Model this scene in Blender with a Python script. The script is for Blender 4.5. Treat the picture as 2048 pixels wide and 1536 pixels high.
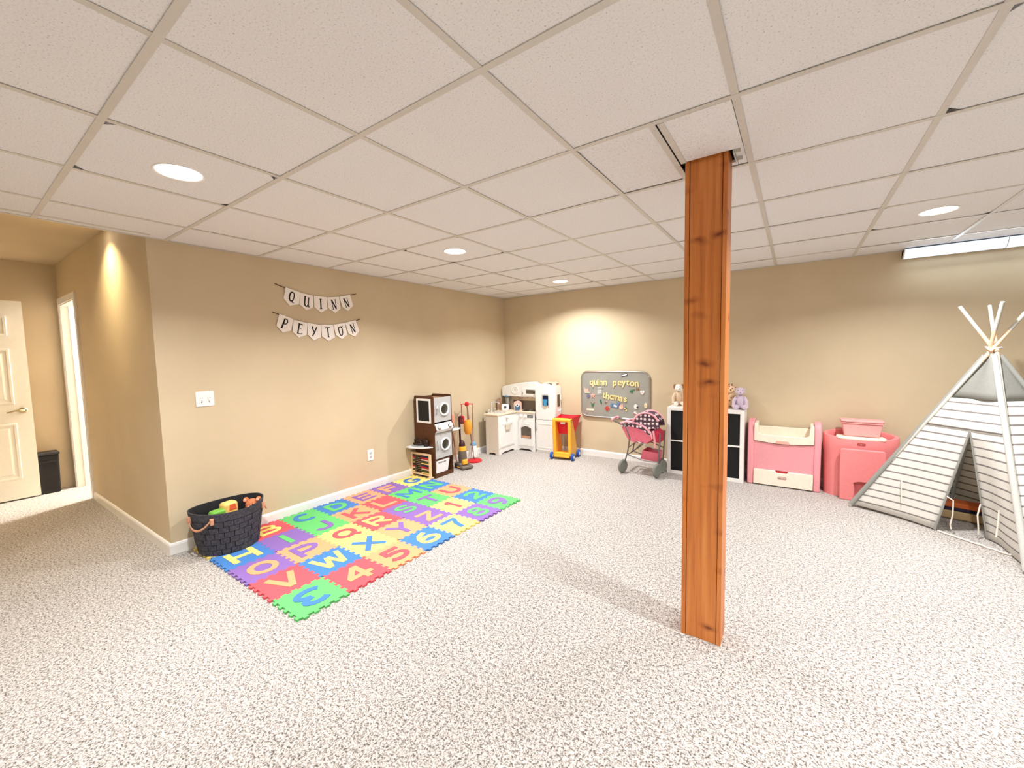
import bpy, math, random
from mathutils import Vector, Matrix, Euler

random.seed(7)
scene = bpy.context.scene
for o in list(bpy.data.objects):
    bpy.data.objects.remove(o)
COL = scene.collection

# ------------------------------------------------------------------ camera
CEIL = 2.2575
cam_data = bpy.data.cameras.new('camera')
cam_data.sensor_fit = 'HORIZONTAL'
cam_data.sensor_width = 36.0
cam_data.lens = 811.03 / 2048 * 36.0
cam_data.clip_start = 0.02
cam = bpy.data.objects.new('camera', cam_data)
COL.objects.link(cam)
_yaw, _pitch, _roll = -0.6109, -0.0722, -0.0213
_f = Vector((math.sin(_yaw) * math.cos(_pitch), math.cos(_yaw) * math.cos(_pitch), math.sin(_pitch)))
_r = Vector((math.cos(_yaw), -math.sin(_yaw), 0))
_u = _r.cross(_f)
_r2 = math.cos(_roll) * _r + math.sin(_roll) * _u
_u2 = -math.sin(_roll) * _r + math.cos(_roll) * _u
cam.matrix_world = Matrix(((_r2.x, _u2.x, -_f.x, 3.6901), (_r2.y, _u2.y, -_f.y, -5.0926),
                           (_r2.z, _u2.z, -_f.z, 1.3989), (0, 0, 0, 1)))
scene.camera = cam

# ------------------------------------------------------------------ world, exposure, lamp powers
world = bpy.data.worlds.new('world')
scene.world = world
world.use_nodes = True
world.node_tree.nodes['Background'].inputs[0].default_value = (1.0, 0.96, 0.92, 1)
world.node_tree.nodes['Background'].inputs[1].default_value = 0.0
vs = scene.view_settings
vs.view_transform = 'Standard'
vs.look = 'None'
vs.gamma = 1.0
vs.use_curve_mapping = False
vs.exposure = 0.66
scene.cycles.max_bounces = 8
scene.cycles.diffuse_bounces = 5
scene.cycles.glossy_bounces = 2
scene.cycles.transmission_bounces = 4
scene.cycles.caustics_reflective = False
scene.cycles.caustics_refractive = False
DOWNLIGHT_WATTS = 24.0
DOWNLIGHT_COLOR = (0.985, 0.99, 1.0)
TUBE_WATTS = 2.0
HALL_WATTS = 6.0
SIDE_ROOM_WATTS = 330.0

# ------------------------------------------------------------------ materials
def lin(c):
    return c / 12.92 if c <= 0.04045 else ((c + 0.055) / 1.055) ** 2.4
def rgb(r, g, b):
    return (lin(r / 255), lin(g / 255), lin(b / 255), 1.0)
MATS = {}
def mat(name, col, rough=0.6, metal=0.0, var=0.06, scale=30.0, bump=0.0, bscale=200.0, spec=0.4, emit=0.0, transl=0.0, coat=0.0, alpha=1.0, trans=0.0):
    """Plain painted / plastic / fabric surface with a little procedural colour variation and relief."""
    if name in MATS:
        return MATS[name]
    m = bpy.data.materials.new(name)
    m.use_nodes = True
    nt = m.node_tree
    b = nt.nodes['Principled BSDF']
    c = rgb(*col)
    tc = nt.nodes.new('ShaderNodeTexCoord')
    nz = nt.nodes.new('ShaderNodeTexNoise')
    nz.inputs['Scale'].default_value = scale
    nz.inputs['Detail'].default_value = 3
    nt.links.new(tc.outputs['Object'], nz.inputs['Vector'])
    rp = nt.nodes.new('ShaderNodeValToRGB')
    rp.color_ramp.elements[0].position = 0.3
    rp.color_ramp.elements[1].position = 0.7
    rp.color_ramp.elements[0].color = (c[0] * (1 - var), c[1] * (1 - var), c[2] * (1 - var), 1)
    rp.color_ramp.elements[1].color = (min(1, c[0] * (1 + var)), min(1, c[1] * (1 + var)), min(1, c[2] * (1 + var)), 1)
    nt.links.new(nz.outputs['Fac'], rp.inputs['Fac'])
    nt.links.new(rp.outputs['Color'], b.inputs['Base Color'])
    b.inputs['Roughness'].default_value = rough
    b.inputs['Metallic'].default_value = metal
    b.inputs['Specular IOR Level'].default_value = spec
    b.inputs['Coat Weight'].default_value = coat
    b.inputs['Transmission Weight'].default_value = trans
    b.inputs['Alpha'].default_value = alpha
    if emit:
        b.inputs['Emission Color'].default_value = c
        b.inputs['Emission Strength'].default_value = emit
        m.cycles.emission_sampling = 'NONE'
    if bump:
        n2 = nt.nodes.new('ShaderNodeTexNoise')
        n2.inputs['Scale'].default_value = bscale
        n2.inputs['Detail'].default_value = 4
        nt.links.new(tc.outputs['Object'], n2.inputs['Vector'])
        bp = nt.nodes.new('ShaderNodeBump')
        bp.inputs['Strength'].default_value = bump
        bp.inputs['Distance'].default_value = 0.004
        nt.links.new(n2.outputs['Fac'], bp.inputs['Height'])
        nt.links.new(bp.outputs['Normal'], b.inputs['Normal'])
    if transl:
        out = nt.nodes['Material Output']
        tr = nt.nodes.new('ShaderNodeBsdfTranslucent')
        nt.links.new(rp.outputs['Color'], tr.inputs['Color'])
        mx = nt.nodes.new('ShaderNodeMixShader')
        mx.inputs[0].default_value = transl
        nt.links.new(b.outputs[0], mx.inputs[1])
        nt.links.new(tr.outputs[0], mx.inputs[2])
        nt.links.new(mx.outputs[0], out.inputs['Surface'])
    MATS[name] = m
    return m

def ramp(nt, fac, stops):
    rp = nt.nodes.new('ShaderNodeValToRGB')
    e = rp.color_ramp.elements
    while len(e) < len(stops):
        e.new(0.5)
    for i, (p, c) in enumerate(stops):
        e[i].position = p
        e[i].color = c
    nt.links.new(fac, rp.inputs['Fac'])
    return rp.outputs['Color']

def noise(nt, vec, scale, detail=3, rough=0.5):
    n = nt.nodes.new('ShaderNodeTexNoise')
    n.inputs['Scale'].default_value = scale
    n.inputs['Detail'].default_value = detail
    n.inputs['Roughness'].default_value = rough
    nt.links.new(vec, n.inputs['Vector'])
    return n.outputs['Fac']

def new_mat(name):
    m = bpy.data.materials.new(name)
    m.use_nodes = True
    nt = m.node_tree
    tc = nt.nodes.new('ShaderNodeTexCoord')
    MATS[name] = m
    return m, nt, nt.nodes['Principled BSDF'], tc.outputs['Object']

def add_bump(nt, b, height, strength, dist):
    bp = nt.nodes.new('ShaderNodeBump')
    bp.inputs['Strength'].default_value = strength
    bp.inputs['Distance'].default_value = dist
    nt.links.new(height, bp.inputs['Height'])
    nt.links.new(bp.outputs['Normal'], b.inputs['Normal'])

def mixc(nt, fac, a, b_):
    mx = nt.nodes.new('ShaderNodeMix')
    mx.data_type = 'RGBA'
    mx.blend_type = 'MULTIPLY'
    mx.inputs[0].default_value = 1.0 if not hasattr(fac, 'links') else 0
    if hasattr(fac, 'links'):
        nt.links.new(fac, mx.inputs[0])
    nt.links.new(a, mx.inputs[6])
    nt.links.new(b_, mx.inputs[7])
    return mx.outputs[2]

def carpet_material():
    m, nt, b, oc = new_mat('carpet_berber')
    n1 = noise(nt, oc, 150, 2, 0.6)
    n2 = noise(nt, oc, 3.0, 2)
    n3 = noise(nt, oc, 66, 2, 0.6)
    ad = nt.nodes.new('ShaderNodeMix'); ad.inputs[0].default_value = 0.38
    nt.links.new(n1, ad.inputs[2]); nt.links.new(n3, ad.inputs[3])
    c1 = ramp(nt, ad.outputs[0], [(0.39, rgb(92, 84, 78)), (0.455, rgb(158, 149, 142)), (0.525, rgb(206, 199, 192)), (0.64, rgb(228, 223, 218))])
    c2 = ramp(nt, n2, [(0.3, (0.95, 0.95, 0.95, 1)), (0.7, (1, 1, 1, 1))])
    nt.links.new(mixc(nt, 1, c1, c2), b.inputs['Base Color'])
    b.inputs['Roughness'].default_value = 0.95
    b.inputs['Specular IOR Level'].default_value = 0.1
    b.inputs['Sheen Weight'].default_value = 0.15
    add_bump(nt, b, n1, 0.9, 0.012)
    return m

def tile_material():
    m, nt, b, oc = new_mat('acoustic_tile')
    n1 = noise(nt, oc, 170, 2, 0.6)
    n2 = noise(nt, oc, 60, 3, 0.6)
    c1 = ramp(nt, n1, [(0.28, rgb(176, 174, 174)), (0.37, rgb(226, 226, 227)), (0.6, rgb(233, 233, 234))])
    nt.links.new(c1, b.inputs['Base Color'])
    b.inputs['Roughness'].default_value = 0.95
    b.inputs['Specular IOR Level'].default_value = 0.1
    add_bump(nt, b, n2, 0.35, 0.004)
    return m

def wall_material(name, col):
    m, nt, b, oc = new_mat(name)
    n1 = noise(nt, oc, 2.2, 3)
    n2 = noise(nt, oc, 260, 3)
    r_, g_, b_ = col
    c1 = ramp(nt, n1, [(0.3, rgb(r_ - 4, g_ - 4, b_ - 4)), (0.7, rgb(r_ + 3, g_ + 3, b_ + 3))])
    nt.links.new(c1, b.inputs['Base Color'])
    b.inputs['Roughness'].default_value = 0.62
    b.inputs['Specular IOR Level'].default_value = 0.3
    add_bump(nt, b, n2, 0.15, 0.002)
    return m

def wood_material(name, dark, mid, light, axis='Z', rough=0.45, knots=True, scale=1.0):
    m, nt, b, oc = new_mat(name)
    mp = nt.nodes.new('ShaderNodeMapping')
    st = {'Z': (28, 28, 1.1), 'X': (1.1, 28, 28), 'Y': (28, 1.1, 28)}[axis]
    mp.inputs['Scale'].default_value = [s * scale for s in st]
    nt.links.new(oc, mp.inputs['Vector'])
    n1 = noise(nt, mp.outputs[0], 1.6, 5, 0.6)
    c1 = ramp(nt, n1, [(0.25, rgb(*dark)), (0.5, rgb(*mid)), (0.75, rgb(*light))])
    res = c1
    if knots:
        mp2 = nt.nodes.new('ShaderNodeMapping')
        ks = {'Z': (4.6, 4.6, 10), 'X': (10, 4.6, 4.6), 'Y': (4.6, 10, 4.6)}[axis]
        mp2.inputs['Scale'].default_value = ks
        nd = nt.nodes.new('ShaderNodeTexNoise'); nd.inputs['Scale'].default_value = 9
        nt.links.new(oc, nd.inputs['Vector'])
        va = nt.nodes.new('ShaderNodeVectorMath'); va.operation = 'MULTIPLY_ADD'; va.inputs[1].default_value = (.05, .05, .07)
        nt.links.new(nd.outputs['Color'], va.inputs[0]); nt.links.new(oc, va.inputs[2])
        nt.links.new(va.outputs[0], mp2.inputs['Vector'])
        vo = nt.nodes.new('ShaderNodeTexVoronoi')
        vo.inputs['Scale'].default_value = 1.0
        nt.links.new(mp2.outputs[0], vo.inputs['Vector'])
        k = ramp(nt, vo.outputs['Distance'], [(0.05, (0.28, 0.18, 0.13, 1)), (0.13, (0.74, 0.66, 0.6, 1)), (0.26, (1, 1, 1, 1))])
        res = mixc(nt, 1, c1, k)
    nt.links.new(res, b.inputs['Base Color'])
    b.inputs['Roughness'].default_value = rough
    add_bump(nt, b, n1, 0.12, 0.002)
    return m

carpet_material(); tile_material()
wall_material('wall_paint', (208, 191, 160))
wall_material('side_room_paint', (214, 206, 196))
wood_material('stained_pine', (168, 92, 38), (204, 122, 55), (218, 143, 76), 'Z', 0.42, True)
wood_material('pale_pine', (214, 176, 132), (232, 200, 158), (240, 214, 176), 'Z', 0.5, False)
mat('trim_white', (238, 236, 232), 0.4, var=0.02)
mat('door_white', (240, 238, 228), 0.4, var=0.02)
mat('grid_white', (206, 202, 194), 0.4, var=0.03)
mat('white_plastic', (240, 240, 238), 0.35, var=0.02)
mat('switch_dark', (70, 66, 62), 0.4)
mat('chrome', (200, 200, 198), 0.25, metal=1.0, var=0.03)
mat('brass', (205, 190, 150), 0.3, metal=1.0, var=0.03)
mat('matte_black', (14, 14, 15), 0.6, var=0.1)
mat('black_metal', (30, 30, 34), 0.45, var=0.1)
mat('lens_glow', (255, 246, 232), 0.4, emit=9.0, var=0.0)
mat('tube_glow', (214, 236, 255), 0.4, emit=6.0, var=0.0)
mat('tube_diffuser', (214, 228, 246), 0.3, emit=0.7, var=0.02)

# ------------------------------------------------------------------ mesh building
class MB:
    def __init__(self):
        self.v = []; self.f = []; self.T = None
    def add(self, vs, fs):
        n = len(self.v)
        if self.T is not None:
            vs = [tuple(self.T @ Vector(p)) for p in vs]
        self.v += [tuple(p) for p in vs]
        self.f += [tuple(i + n for i in f) for f in fs]
        return self
    def box(self, x0, x1, y0, y1, z0, z1):
        return self.add([(x0, y0, z0), (x1, y0, z0), (x1, y1, z0), (x0, y1, z0), (x0, y0, z1), (x1, y0, z1), (x1, y1, z1), (x0, y1, z1)],
                        [(0, 3, 2, 1), (4, 5, 6, 7), (0, 1, 5, 4), (1, 2, 6, 5), (2, 3, 7, 6), (3, 0, 4, 7)])
    def hexa(self, bottom, top):
        n = len(bottom)
        return self.add(list(bottom) + list(top), [tuple(range(n - 1, -1, -1)), tuple(range(n, 2 * n))] +
                        [(i, (i + 1) % n, n + (i + 1) % n, n + i) for i in range(n)])
    def prism(self, poly, h0, h1, plane='xy'):
        """poly of 2D points (counter-clockwise), extruded along the third axis."""
        def P(a, b, h):
            return {'xy': (a, b, h), 'xz': (a, h, b), 'yz': (h, a, b)}[plane]
        n = len(poly)
        vs = [P(a, b, h0) for a, b in poly] + [P(a, b, h1) for a, b in poly]
        fs = [tuple(range(n - 1, -1, -1)), tuple(range(n, 2 * n))] + [(i, (i + 1) % n, n + (i + 1) % n, n + i) for i in range(n)]
        if plane == 'xz':
            fs = [tuple(reversed(f)) for f in fs]
        return self.add(vs, fs)
    def ring(self, outer, inner, h0, h1, plane='xy'):
        def P(a, b, h):
            return {'xy': (a, b, h), 'xz': (a, h, b), 'yz': (h, a, b)}[plane]
        n = len(outer)
        vs = [P(*p, h) for h in (h0, h1) for poly in (outer, inner) for p in poly]
        fs = []
        for i in range(n):
            j = (i + 1) % n
            fs += [(2 * n + i, 2 * n + j, 3 * n + j, 3 * n + i), (i, n + i, n + j, j), (i, j, 2 * n + j, 2 * n + i), (n + i, 3 * n + i, 3 * n + j, n + j)]
        if plane == 'xz':
            fs = [tuple(reversed(f)) for f in fs]
        return self.add(vs, fs)
    def tube(self, pts, r, n=8, closed=False, caps=True):
        pts = [Vector(p) for p in pts]
        m = len(pts)
        rs = r if isinstance(r, (list, tuple)) else [r] * m
        vs, fs = [], []
        prev = None
        for i, p in enumerate(pts):
            if closed:
                t = pts[(i + 1) % m] - pts[i - 1]
            else:
                t = pts[min(i + 1, m - 1)] - pts[max(i - 1, 0)]
            t = t.normalized() if t.length > 1e-9 else Vector((0, 0, 1))
            if prev is None:
                a = Vector((0, 0, 1)) if abs(t.z) < 0.9 else Vector((1, 0, 0))
                u = t.cross(a).normalized()
            else:
                u = (prev - t * prev.dot(t))
                u = u.normalized() if u.length > 1e-6 else t.cross(Vector((1, 0, 0))).normalized()
            prev = u
            w = t.cross(u)
            for k in range(n):
                an = 2 * math.pi * k / n
                vs.append(p + rs[i] * (math.cos(an) * u + math.sin(an) * w))
        for i in range(m if closed else m - 1):
            j = (i + 1) % m
            for k in range(n):
                l = (k + 1) % n
                fs.append((i * n + k, i * n + l, j * n + l, j * n + k))
        if caps and not closed:
            fs.append(tuple(range(n - 1, -1, -1)))
            fs.append(tuple((m - 1) * n + k for k in range(n)))
        return self.add(vs, fs)
    def cyl(self, p0, p1, r0, r1=None, n=16):
        return self.tube([p0, p1], [r0, r0 if r1 is None else r1], n)
    def lathe(self, prof, c=(0, 0, 0), n=24, sx=1.0, sy=1.0, axis='z'):
        vs, fs = [], []
        for r, z in prof:
            for k in range(n):
                a = 2 * math.pi * k / n
                x, y = r * math.cos(a) * sx, r * math.sin(a) * sy
                p = {'z': (x, y, z), 'x': (z, x, y), 'y': (y, z, x)}[axis]
                vs.append((c[0] + p[0], c[1] + p[1], c[2] + p[2]))
        m = len(prof)
        for i in range(m - 1):
            for k in range(n):
                l = (k + 1) % n
                fs.append((i * n + k, i * n + l, (i + 1) * n + l, (i + 1) * n + k))
        if prof[0][0] > 1e-6:
            fs.append(tuple(range(n - 1, -1, -1)))
        if prof[-1][0] > 1e-6:
            fs.append(tuple((m - 1) * n + k for k in range(n)))
        return self.add(vs, fs)
    def ball(self, c, r, n=16, m=10, rot=None):
        r = r if isinstance(r, (list, tuple)) else (r, r, r)
        vs, fs = [(0, 0, -1)], []
        for i in range(1, m):
            ph = math.pi * i / m - math.pi / 2
            for k in range(n):
                a = 2 * math.pi * k / n
                vs.append((math.cos(ph) * math.cos(a), math.cos(ph) * math.sin(a), math.sin(ph)))
        vs.append((0, 0, 1))
        for k in range(n):
            fs.append((0, 1 + (k + 1) % n, 1 + k))
        for i in range(m - 2):
            for k in range(n):
                l = (k + 1) % n
                fs.append((1 + i * n + k, 1 + i * n + l, 1 + (i + 1) * n + l, 1 + (i + 1) * n + k))
        last = len(vs) - 1
        for k in range(n):
            fs.append((last, 1 + (m - 2) * n + k, 1 + (m - 2) * n + (k + 1) % n))
        R = rot.to_matrix() if rot is not None else Matrix.Identity(3)
        out = []
        for p in vs:
            q = R @ Vector((p[0] * r[0], p[1] * r[1], p[2] * r[2]))
            out.append((c[0] + q.x, c[1] + q.y, c[2] + q.z))
        return self.add(out, fs)
    def grid(self, rows, close=False):
        """rows: list of equal-length lists of points; open sheet."""
        n = len(rows[0])
        vs = [p for r in rows for p in r]
        fs = []
        for i in range(len(rows) - 1):
            for k in range(n if close else n - 1):
                l = (k + 1) % n
                fs.append((i * n + k, i * n + l, (i + 1) * n + l, (i + 1) * n + k))
        return self.add(vs, fs)
    def mesh(self, name, material, smooth=None, off=(0, 0, 0)):
        me = bpy.data.meshes.new(name)
        me.from_pydata([(p[0] - off[0], p[1] - off[1], p[2] - off[2]) for p in self.v], [], self.f)
        me.update()
        if smooth:
            me.polygons.foreach_set('use_smooth', [True] * len(me.polygons))
            me.set_sharp_from_angle(angle=math.radians(smooth))
        me.materials.append(MATS[material])
        return me
    def build(self, name, material, parent=None, smooth=None, bevel=0, seg=2, solid=0, world=False, off=(0, 0, 0), label=None):
        """One mesh object; a part when a parent is given. world=True: coordinates are world coordinates."""
        if world and parent is not None:
            off = tuple(ROOT[parent.name])
        o = bpy.data.objects.new(name, self.mesh(name, material, smooth, off))
        COL.objects.link(o)
        if parent is not None:
            o.parent = parent
            ROOT[o.name] = ROOT.get(parent.name, (0, 0, 0))
        else:
            o.location = off
            ROOT[o.name] = off
        if solid:
            md = o.modifiers.new('solid', 'SOLIDIFY'); md.thickness = solid; md.offset = 0
        if bevel:
            md = o.modifiers.new('bevel', 'BEVEL'); md.width = bevel; md.segments = seg
            md.limit_method = 'ANGLE'; md.angle_limit = math.radians(40)
        if label:
            o['label'] = label
        return o
ROOT = {}

def tag(o, label, cat, group=None, kind=None):
    o['label'] = label
    o['category'] = cat
    if group: o['group'] = group
    if kind: o['kind'] = kind
    return o
def thing(name, label, cat, loc=(0, 0, 0), rotz=0.0, group=None):
    o = bpy.data.objects.new(name, None)
    o.empty_display_size = 0.05
    COL.objects.link(o)
    o.location = loc
    o.rotation_euler = (0, 0, rotz)
    ROOT[o.name] = tuple(loc)
    return tag(o, label, cat, group)
def struct(name, mb, material, label, cat, **k):
    o = mb.build(name, material, **k)
    return tag(o, label, cat, kind='structure')
def piece(name, mesh, parent, loc=(0, 0, 0), rot=(0, 0, 0), scale=(1, 1, 1)):
    """A part that shares its mesh with alike parts."""
    o = bpy.data.objects.new(name, mesh)
    COL.objects.link(o)
    o.parent = parent
    o.location = loc; o.rotation_euler = rot; o.scale = scale
    return o
def copy_thing(root, loc, rotz=None, label=None):
    r = root.copy(); COL.objects.link(r); r.location = loc
    if rotz is not None: r.rotation_euler = (0, 0, rotz)
    if label: r['label'] = label
    for ch in list(root.children):
        c = ch.copy(); COL.objects.link(c); c.parent = r
        for g in list(ch.children):
            d = g.copy(); COL.objects.link(d); d.parent = c
    return r

def rrect(x0, x1, y0, y1, r, n=5):
    pts = []
    for cx, cy, a0 in ((x1 - r, y0 + r, -90), (x1 - r, y1 - r, 0), (x0 + r, y1 - r, 90), (x0 + r, y0 + r, 180)):
        for i in range(n + 1):
            a = math.radians(a0 + 90 * i / n)
            pts.append((cx + r * math.cos(a), cy + r * math.sin(a)))
    return pts
def circ(cx, cy, r, n=24, ry=None):
    return [(cx + r * math.cos(2 * math.pi * k / n), cy + (ry or r) * math.sin(2 * math.pi * k / n)) for k in range(n)]

GLYPHS = {}
def glyph(ch, bold=0.0, extrude=0.01):
    """Mesh data of one character of the built-in font: unit size, centred on its box, extruded along z from 0 up."""
    key = (ch, bold, extrude)
    if key in GLYPHS: return GLYPHS[key]
    cu = bpy.data.curves.new('glyph', 'FONT')
    cu.body = ch; cu.size = 1.0; cu.extrude = extrude / 2; cu.offset = bold; cu.resolution_u = 3
    ob = bpy.data.objects.new('glyph', cu)
    COL.objects.link(ob)
    dg = bpy.context.evaluated_depsgraph_get()
    me = ob.evaluated_get(dg).to_mesh()
    vs = [tuple(v.co) for v in me.vertices]; fs = [tuple(p.vertices) for p in me.polygons]
    ob.evaluated_get(dg).to_mesh_clear()
    bpy.data.objects.remove(ob); bpy.data.curves.remove(cu)
    xs = [p[0] for p in vs]; ys = [p[1] for p in vs]
    cx, cy = (min(xs) + max(xs)) / 2, (min(ys) + max(ys)) / 2
    GLYPHS[key] = ([(p[0] - cx, p[1] - cy, p[2] + extrude / 2) for p in vs], fs, max(xs) - min(xs), max(ys) - min(ys))
    return GLYPHS[key]
def put_glyph(mb, ch, M, w=None, h=None, bold=0.0, depth=0.002):
    """Add a glyph scaled to width w / height h (metres), depth along local z, through matrix M."""
    vs, fs, gw, gh = glyph(ch, bold)
    sy = h / gh if h else w / gw
    sx = w / gw if w else sy
    sz = depth / 0.01
    mb.add([tuple(M @ Vector((p[0] * sx, p[1] * sy, p[2] * sz))) for p in vs], fs)
    return mb
def frame(origin, right, up):
    r = Vector(right).normalized(); u = Vector(up).normalized(); n = r.cross(u)
    return Matrix(((r.x, u.x, n.x, origin[0]), (r.y, u.y, n.y, origin[1]), (r.z, u.z, n.z, origin[2]), (0, 0, 0, 1)))
# ================================================================== the setting
XR, YF = 7.771, -7.737            # right wall and wall behind the camera
YE = -4.185                       # where the left wall ends at the hall opening
HALL_X, HALL_Z, HALL_Y = -3.10, 2.50, -5.70

struct('floor', MB().box(-3.4, XR + .1, YF - .1, .1, -.08, 0), 'carpet_berber', 'beige and grey flecked loop pile carpet covering the whole floor', 'floor')
struct('wall_left', MB().box(-.12, 0, YE + .1099, .1, 0, CEIL + .14).box(-.12, 0, YF, HALL_Y, 0, CEIL + .14), 'wall_paint', 'tan painted wall with the name banners, left of the room corner', 'wall')
struct('wall_back', MB().box(-.12, XR, 0, .1, 0, CEIL + .14), 'wall_paint', 'tan painted wall behind the play kitchen, toys and teepee', 'wall')
struct('wall_right', MB().box(XR, XR + .1, YF, .1, 0, CEIL + .14), 'wall_paint', 'tan painted wall closing the room beyond the teepee', 'wall')
struct('wall_front', MB().box(-.12, XR, YF - .1, YF, 0, CEIL + .14), 'wall_paint', 'tan painted wall opposite the play corner', 'wall')
# return wall of the hall, with the door opening cut out; it runs very slightly out of square
def ret_y(x): return YE + .013 * x
RX0, RX1, RZ = -3.00, -2.27, 2.06      # the opening
def ret_slab(x0, x1, z0, z1):
    return [(x0, ret_y(x0), z0), (x1, ret_y(x1), z0), (x1, ret_y(x1) + .11, z0), (x0, ret_y(x0) + .11, z0)], \
           [(x0, ret_y(x0), z1), (x1, ret_y(x1), z1), (x1, ret_y(x1) + .11, z1), (x0, ret_y(x0) + .11, z1)]
mb = MB()
mb.hexa(*ret_slab(RX1, 0, 0, HALL_Z)); mb.hexa(*ret_slab(HALL_X, RX0, 0, HALL_Z)); mb.hexa(*ret_slab(RX0, RX1, RZ, HALL_Z))
struct('wall_hall', mb, 'wall_paint', 'golden tan hall wall with the white door casing', 'wall')
struct('wall_hall_end', MB().box(HALL_X - .1, HALL_X, HALL_Y, -1.9, 0, HALL_Z), 'wall_paint', 'dark tan wall at the far end of the hall behind the open door', 'wall')
struct('wall_hall_near', MB().box(HALL_X, -.12, HALL_Y - .1, HALL_Y, 0, HALL_Z), 'wall_paint', 'tan hall wall on the near side', 'wall')
struct('wall_side_room', MB().box(HALL_X, -.12, -2.0, -1.9, 0, HALL_Z).box(-.16, -.125, YE + .13, -2.0, 0, HALL_Z), 'side_room_paint', 'pale wall of the lit room beyond the hall door', 'wall')
struct('ceiling_hall', MB().box(HALL_X, .10, HALL_Y, -1.9, HALL_Z, HALL_Z + .06), 'wall_paint', 'smooth tan painted ceiling of the hall', 'ceiling')
struct('trim_1', MB().box(.085, .10, HALL_Y, YE - .001, CEIL + .005, HALL_Z), 'wall_paint', 'tan fascia over the hall opening, at the edge of the tiled ceiling', 'trim')

# ---- suspended ceiling: slab above, tiles and grid bars below
GX = [0.0] + [.61 * i - .1589 for i in range(1, 14)]
GY = [0.0] + [.61 * j - 4.6874 for j in range(7, -6, -1)]
Y_TILED = GY[10]
ceil = struct('ceiling', MB().box(-.12, XR + .1, YF - .1, .1, CEIL + .14, CEIL + .2).box(0, XR, YF, Y_TILED, CEIL + .006, CEIL + .03),
              'acoustic_tile', 'white suspended ceiling of square speckled tiles in a pale metal grid', 'ceiling')
def tile_mesh(w, d):
    return MB().box(-w / 2, w / 2, -d / 2, d / 2, 0, .015).mesh('ceiling_tile', 'acoustic_tile')
TILES = {}
GAP = .004
LIGHTS = [(1.366, -.722), (1.366, -2.552), (1.366, -4.382), (4.416, -1.332), (4.416, -3.162), (4.416, -4.992), (1.366, -6.822), (6.246, -2.247), (6.246, -5.3)]
def hole_tile(w, d, r):
    """A tile with a round hole for a lamp."""
    n = 32
    outer, inner = [], []
    for k in range(n):
        a = 2 * math.pi * k / n + math.pi / n
        c, s = math.cos(a), math.sin(a)
        q = min(w / 2 / abs(c), d / 2 / abs(s))
        outer.append((q * c, q * s)); inner.append((r * c, r * s))
    return MB().ring(outer, inner, 0, .015).mesh('ceiling_tile', 'acoustic_tile')
for i in range(len(GX) - 1):
    for j in range(len(GY) - 1):
        x0, x1, y1, y0 = GX[i], GX[i + 1], GY[j], GY[j + 1]
        if y0 < Y_TILED - .01: continue
        if i == 5 and abs(y0 + 3.4674) < .01: continue          # the cell around the post is cut to fit
        w, d = x1 - x0 - 2 * GAP, y1 - y0 - 2 * GAP
        cx, cy = (x0 + x1) / 2, (y0 + y1) / 2
        lamp = any(abs(cx - lx) < .25 and abs(cy - ly) < .25 for lx, ly in LIGHTS) and w > .4 and d > .4
        key = (round(w, 3), round(d, 3), lamp)
        if key not in TILES: TILES[key] = hole_tile(w, d, .088) if lamp else tile_mesh(w, d)
        t = piece('ceiling_tile', TILES[key], ceil, (cx, cy, CEIL + .0022 + random.uniform(-.0008, .0012)),
                  (random.uniform(-.0006, .0006), random.uniform(-.0006, .0006), 0))
# main bars run along x, cross bars fill in between
for y in GY[1:11]:
    MB().box(0, XR, y - .012, y + .012, CEIL - .0015, CEIL + .001).build('main_bar', 'grid_white', ceil)
cross = {}
for j in range(10):
    L = GY[j] - GY[j + 1] - .024
    k = round(L, 3)
    if k not in cross: cross[k] = MB().box(-.012, .012, -L / 2, L / 2, 0, .002).mesh('cross_bar', 'grid_white')
    for x in GX[1:13]:
        piece('cross_bar', cross[k], ceil, (x, (GY[j] + GY[j + 1]) / 2, CEIL - .001))
MB().box(0, .022, Y_TILED, 0, CEIL - .002, CEIL + .001).box(.022, XR, -.022, 0, CEIL - .002, CEIL + .001).build('wall_angle', 'grid_white', ceil)
MB().box(.085, .107, HALL_Y, YE, CEIL - .0025, CEIL + .003).build('edge_angle', 'grid_white', ceil)
# cut pieces and extra bars around the post
for (x0, x1, y0, y1, dz) in ((2.903, 3.208, -3.455, -2.870, .0045), (3.262, 3.487, -3.455, -3.062, -.002), (3.452, 3.487, -3.055, -2.870, .004), (3.262, 3.45, -2.905, -2.87, .004)):
    MB().box(x0, x1, y0, y1, CEIL + dz, CEIL + dz + .012).build('ceiling_tile', 'acoustic_tile', ceil)
MB().box(3.206, 3.230, -3.455, -2.870, CEIL - .001, CEIL + .001).build('cross_bar', 'grid_white', ceil)
MB().box(3.236, 3.262, -3.455, -3.055, CEIL - .004, CEIL - .002).box(3.236, 3.238, -3.455, -3.055, CEIL - .004, CEIL + .02).build('cross_bar', 'grid_white', ceil)
MB().box(3.447, 3.451, -3.05, -2.93, CEIL - .012, CEIL + .012).box(3.451, 3.475, -3.045, -3.04, CEIL - .012, CEIL + .005).box(3.451, 3.475, -2.96, -2.955, CEIL - .012, CEIL + .005).build('clip', 'grid_white', ceil)

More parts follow.
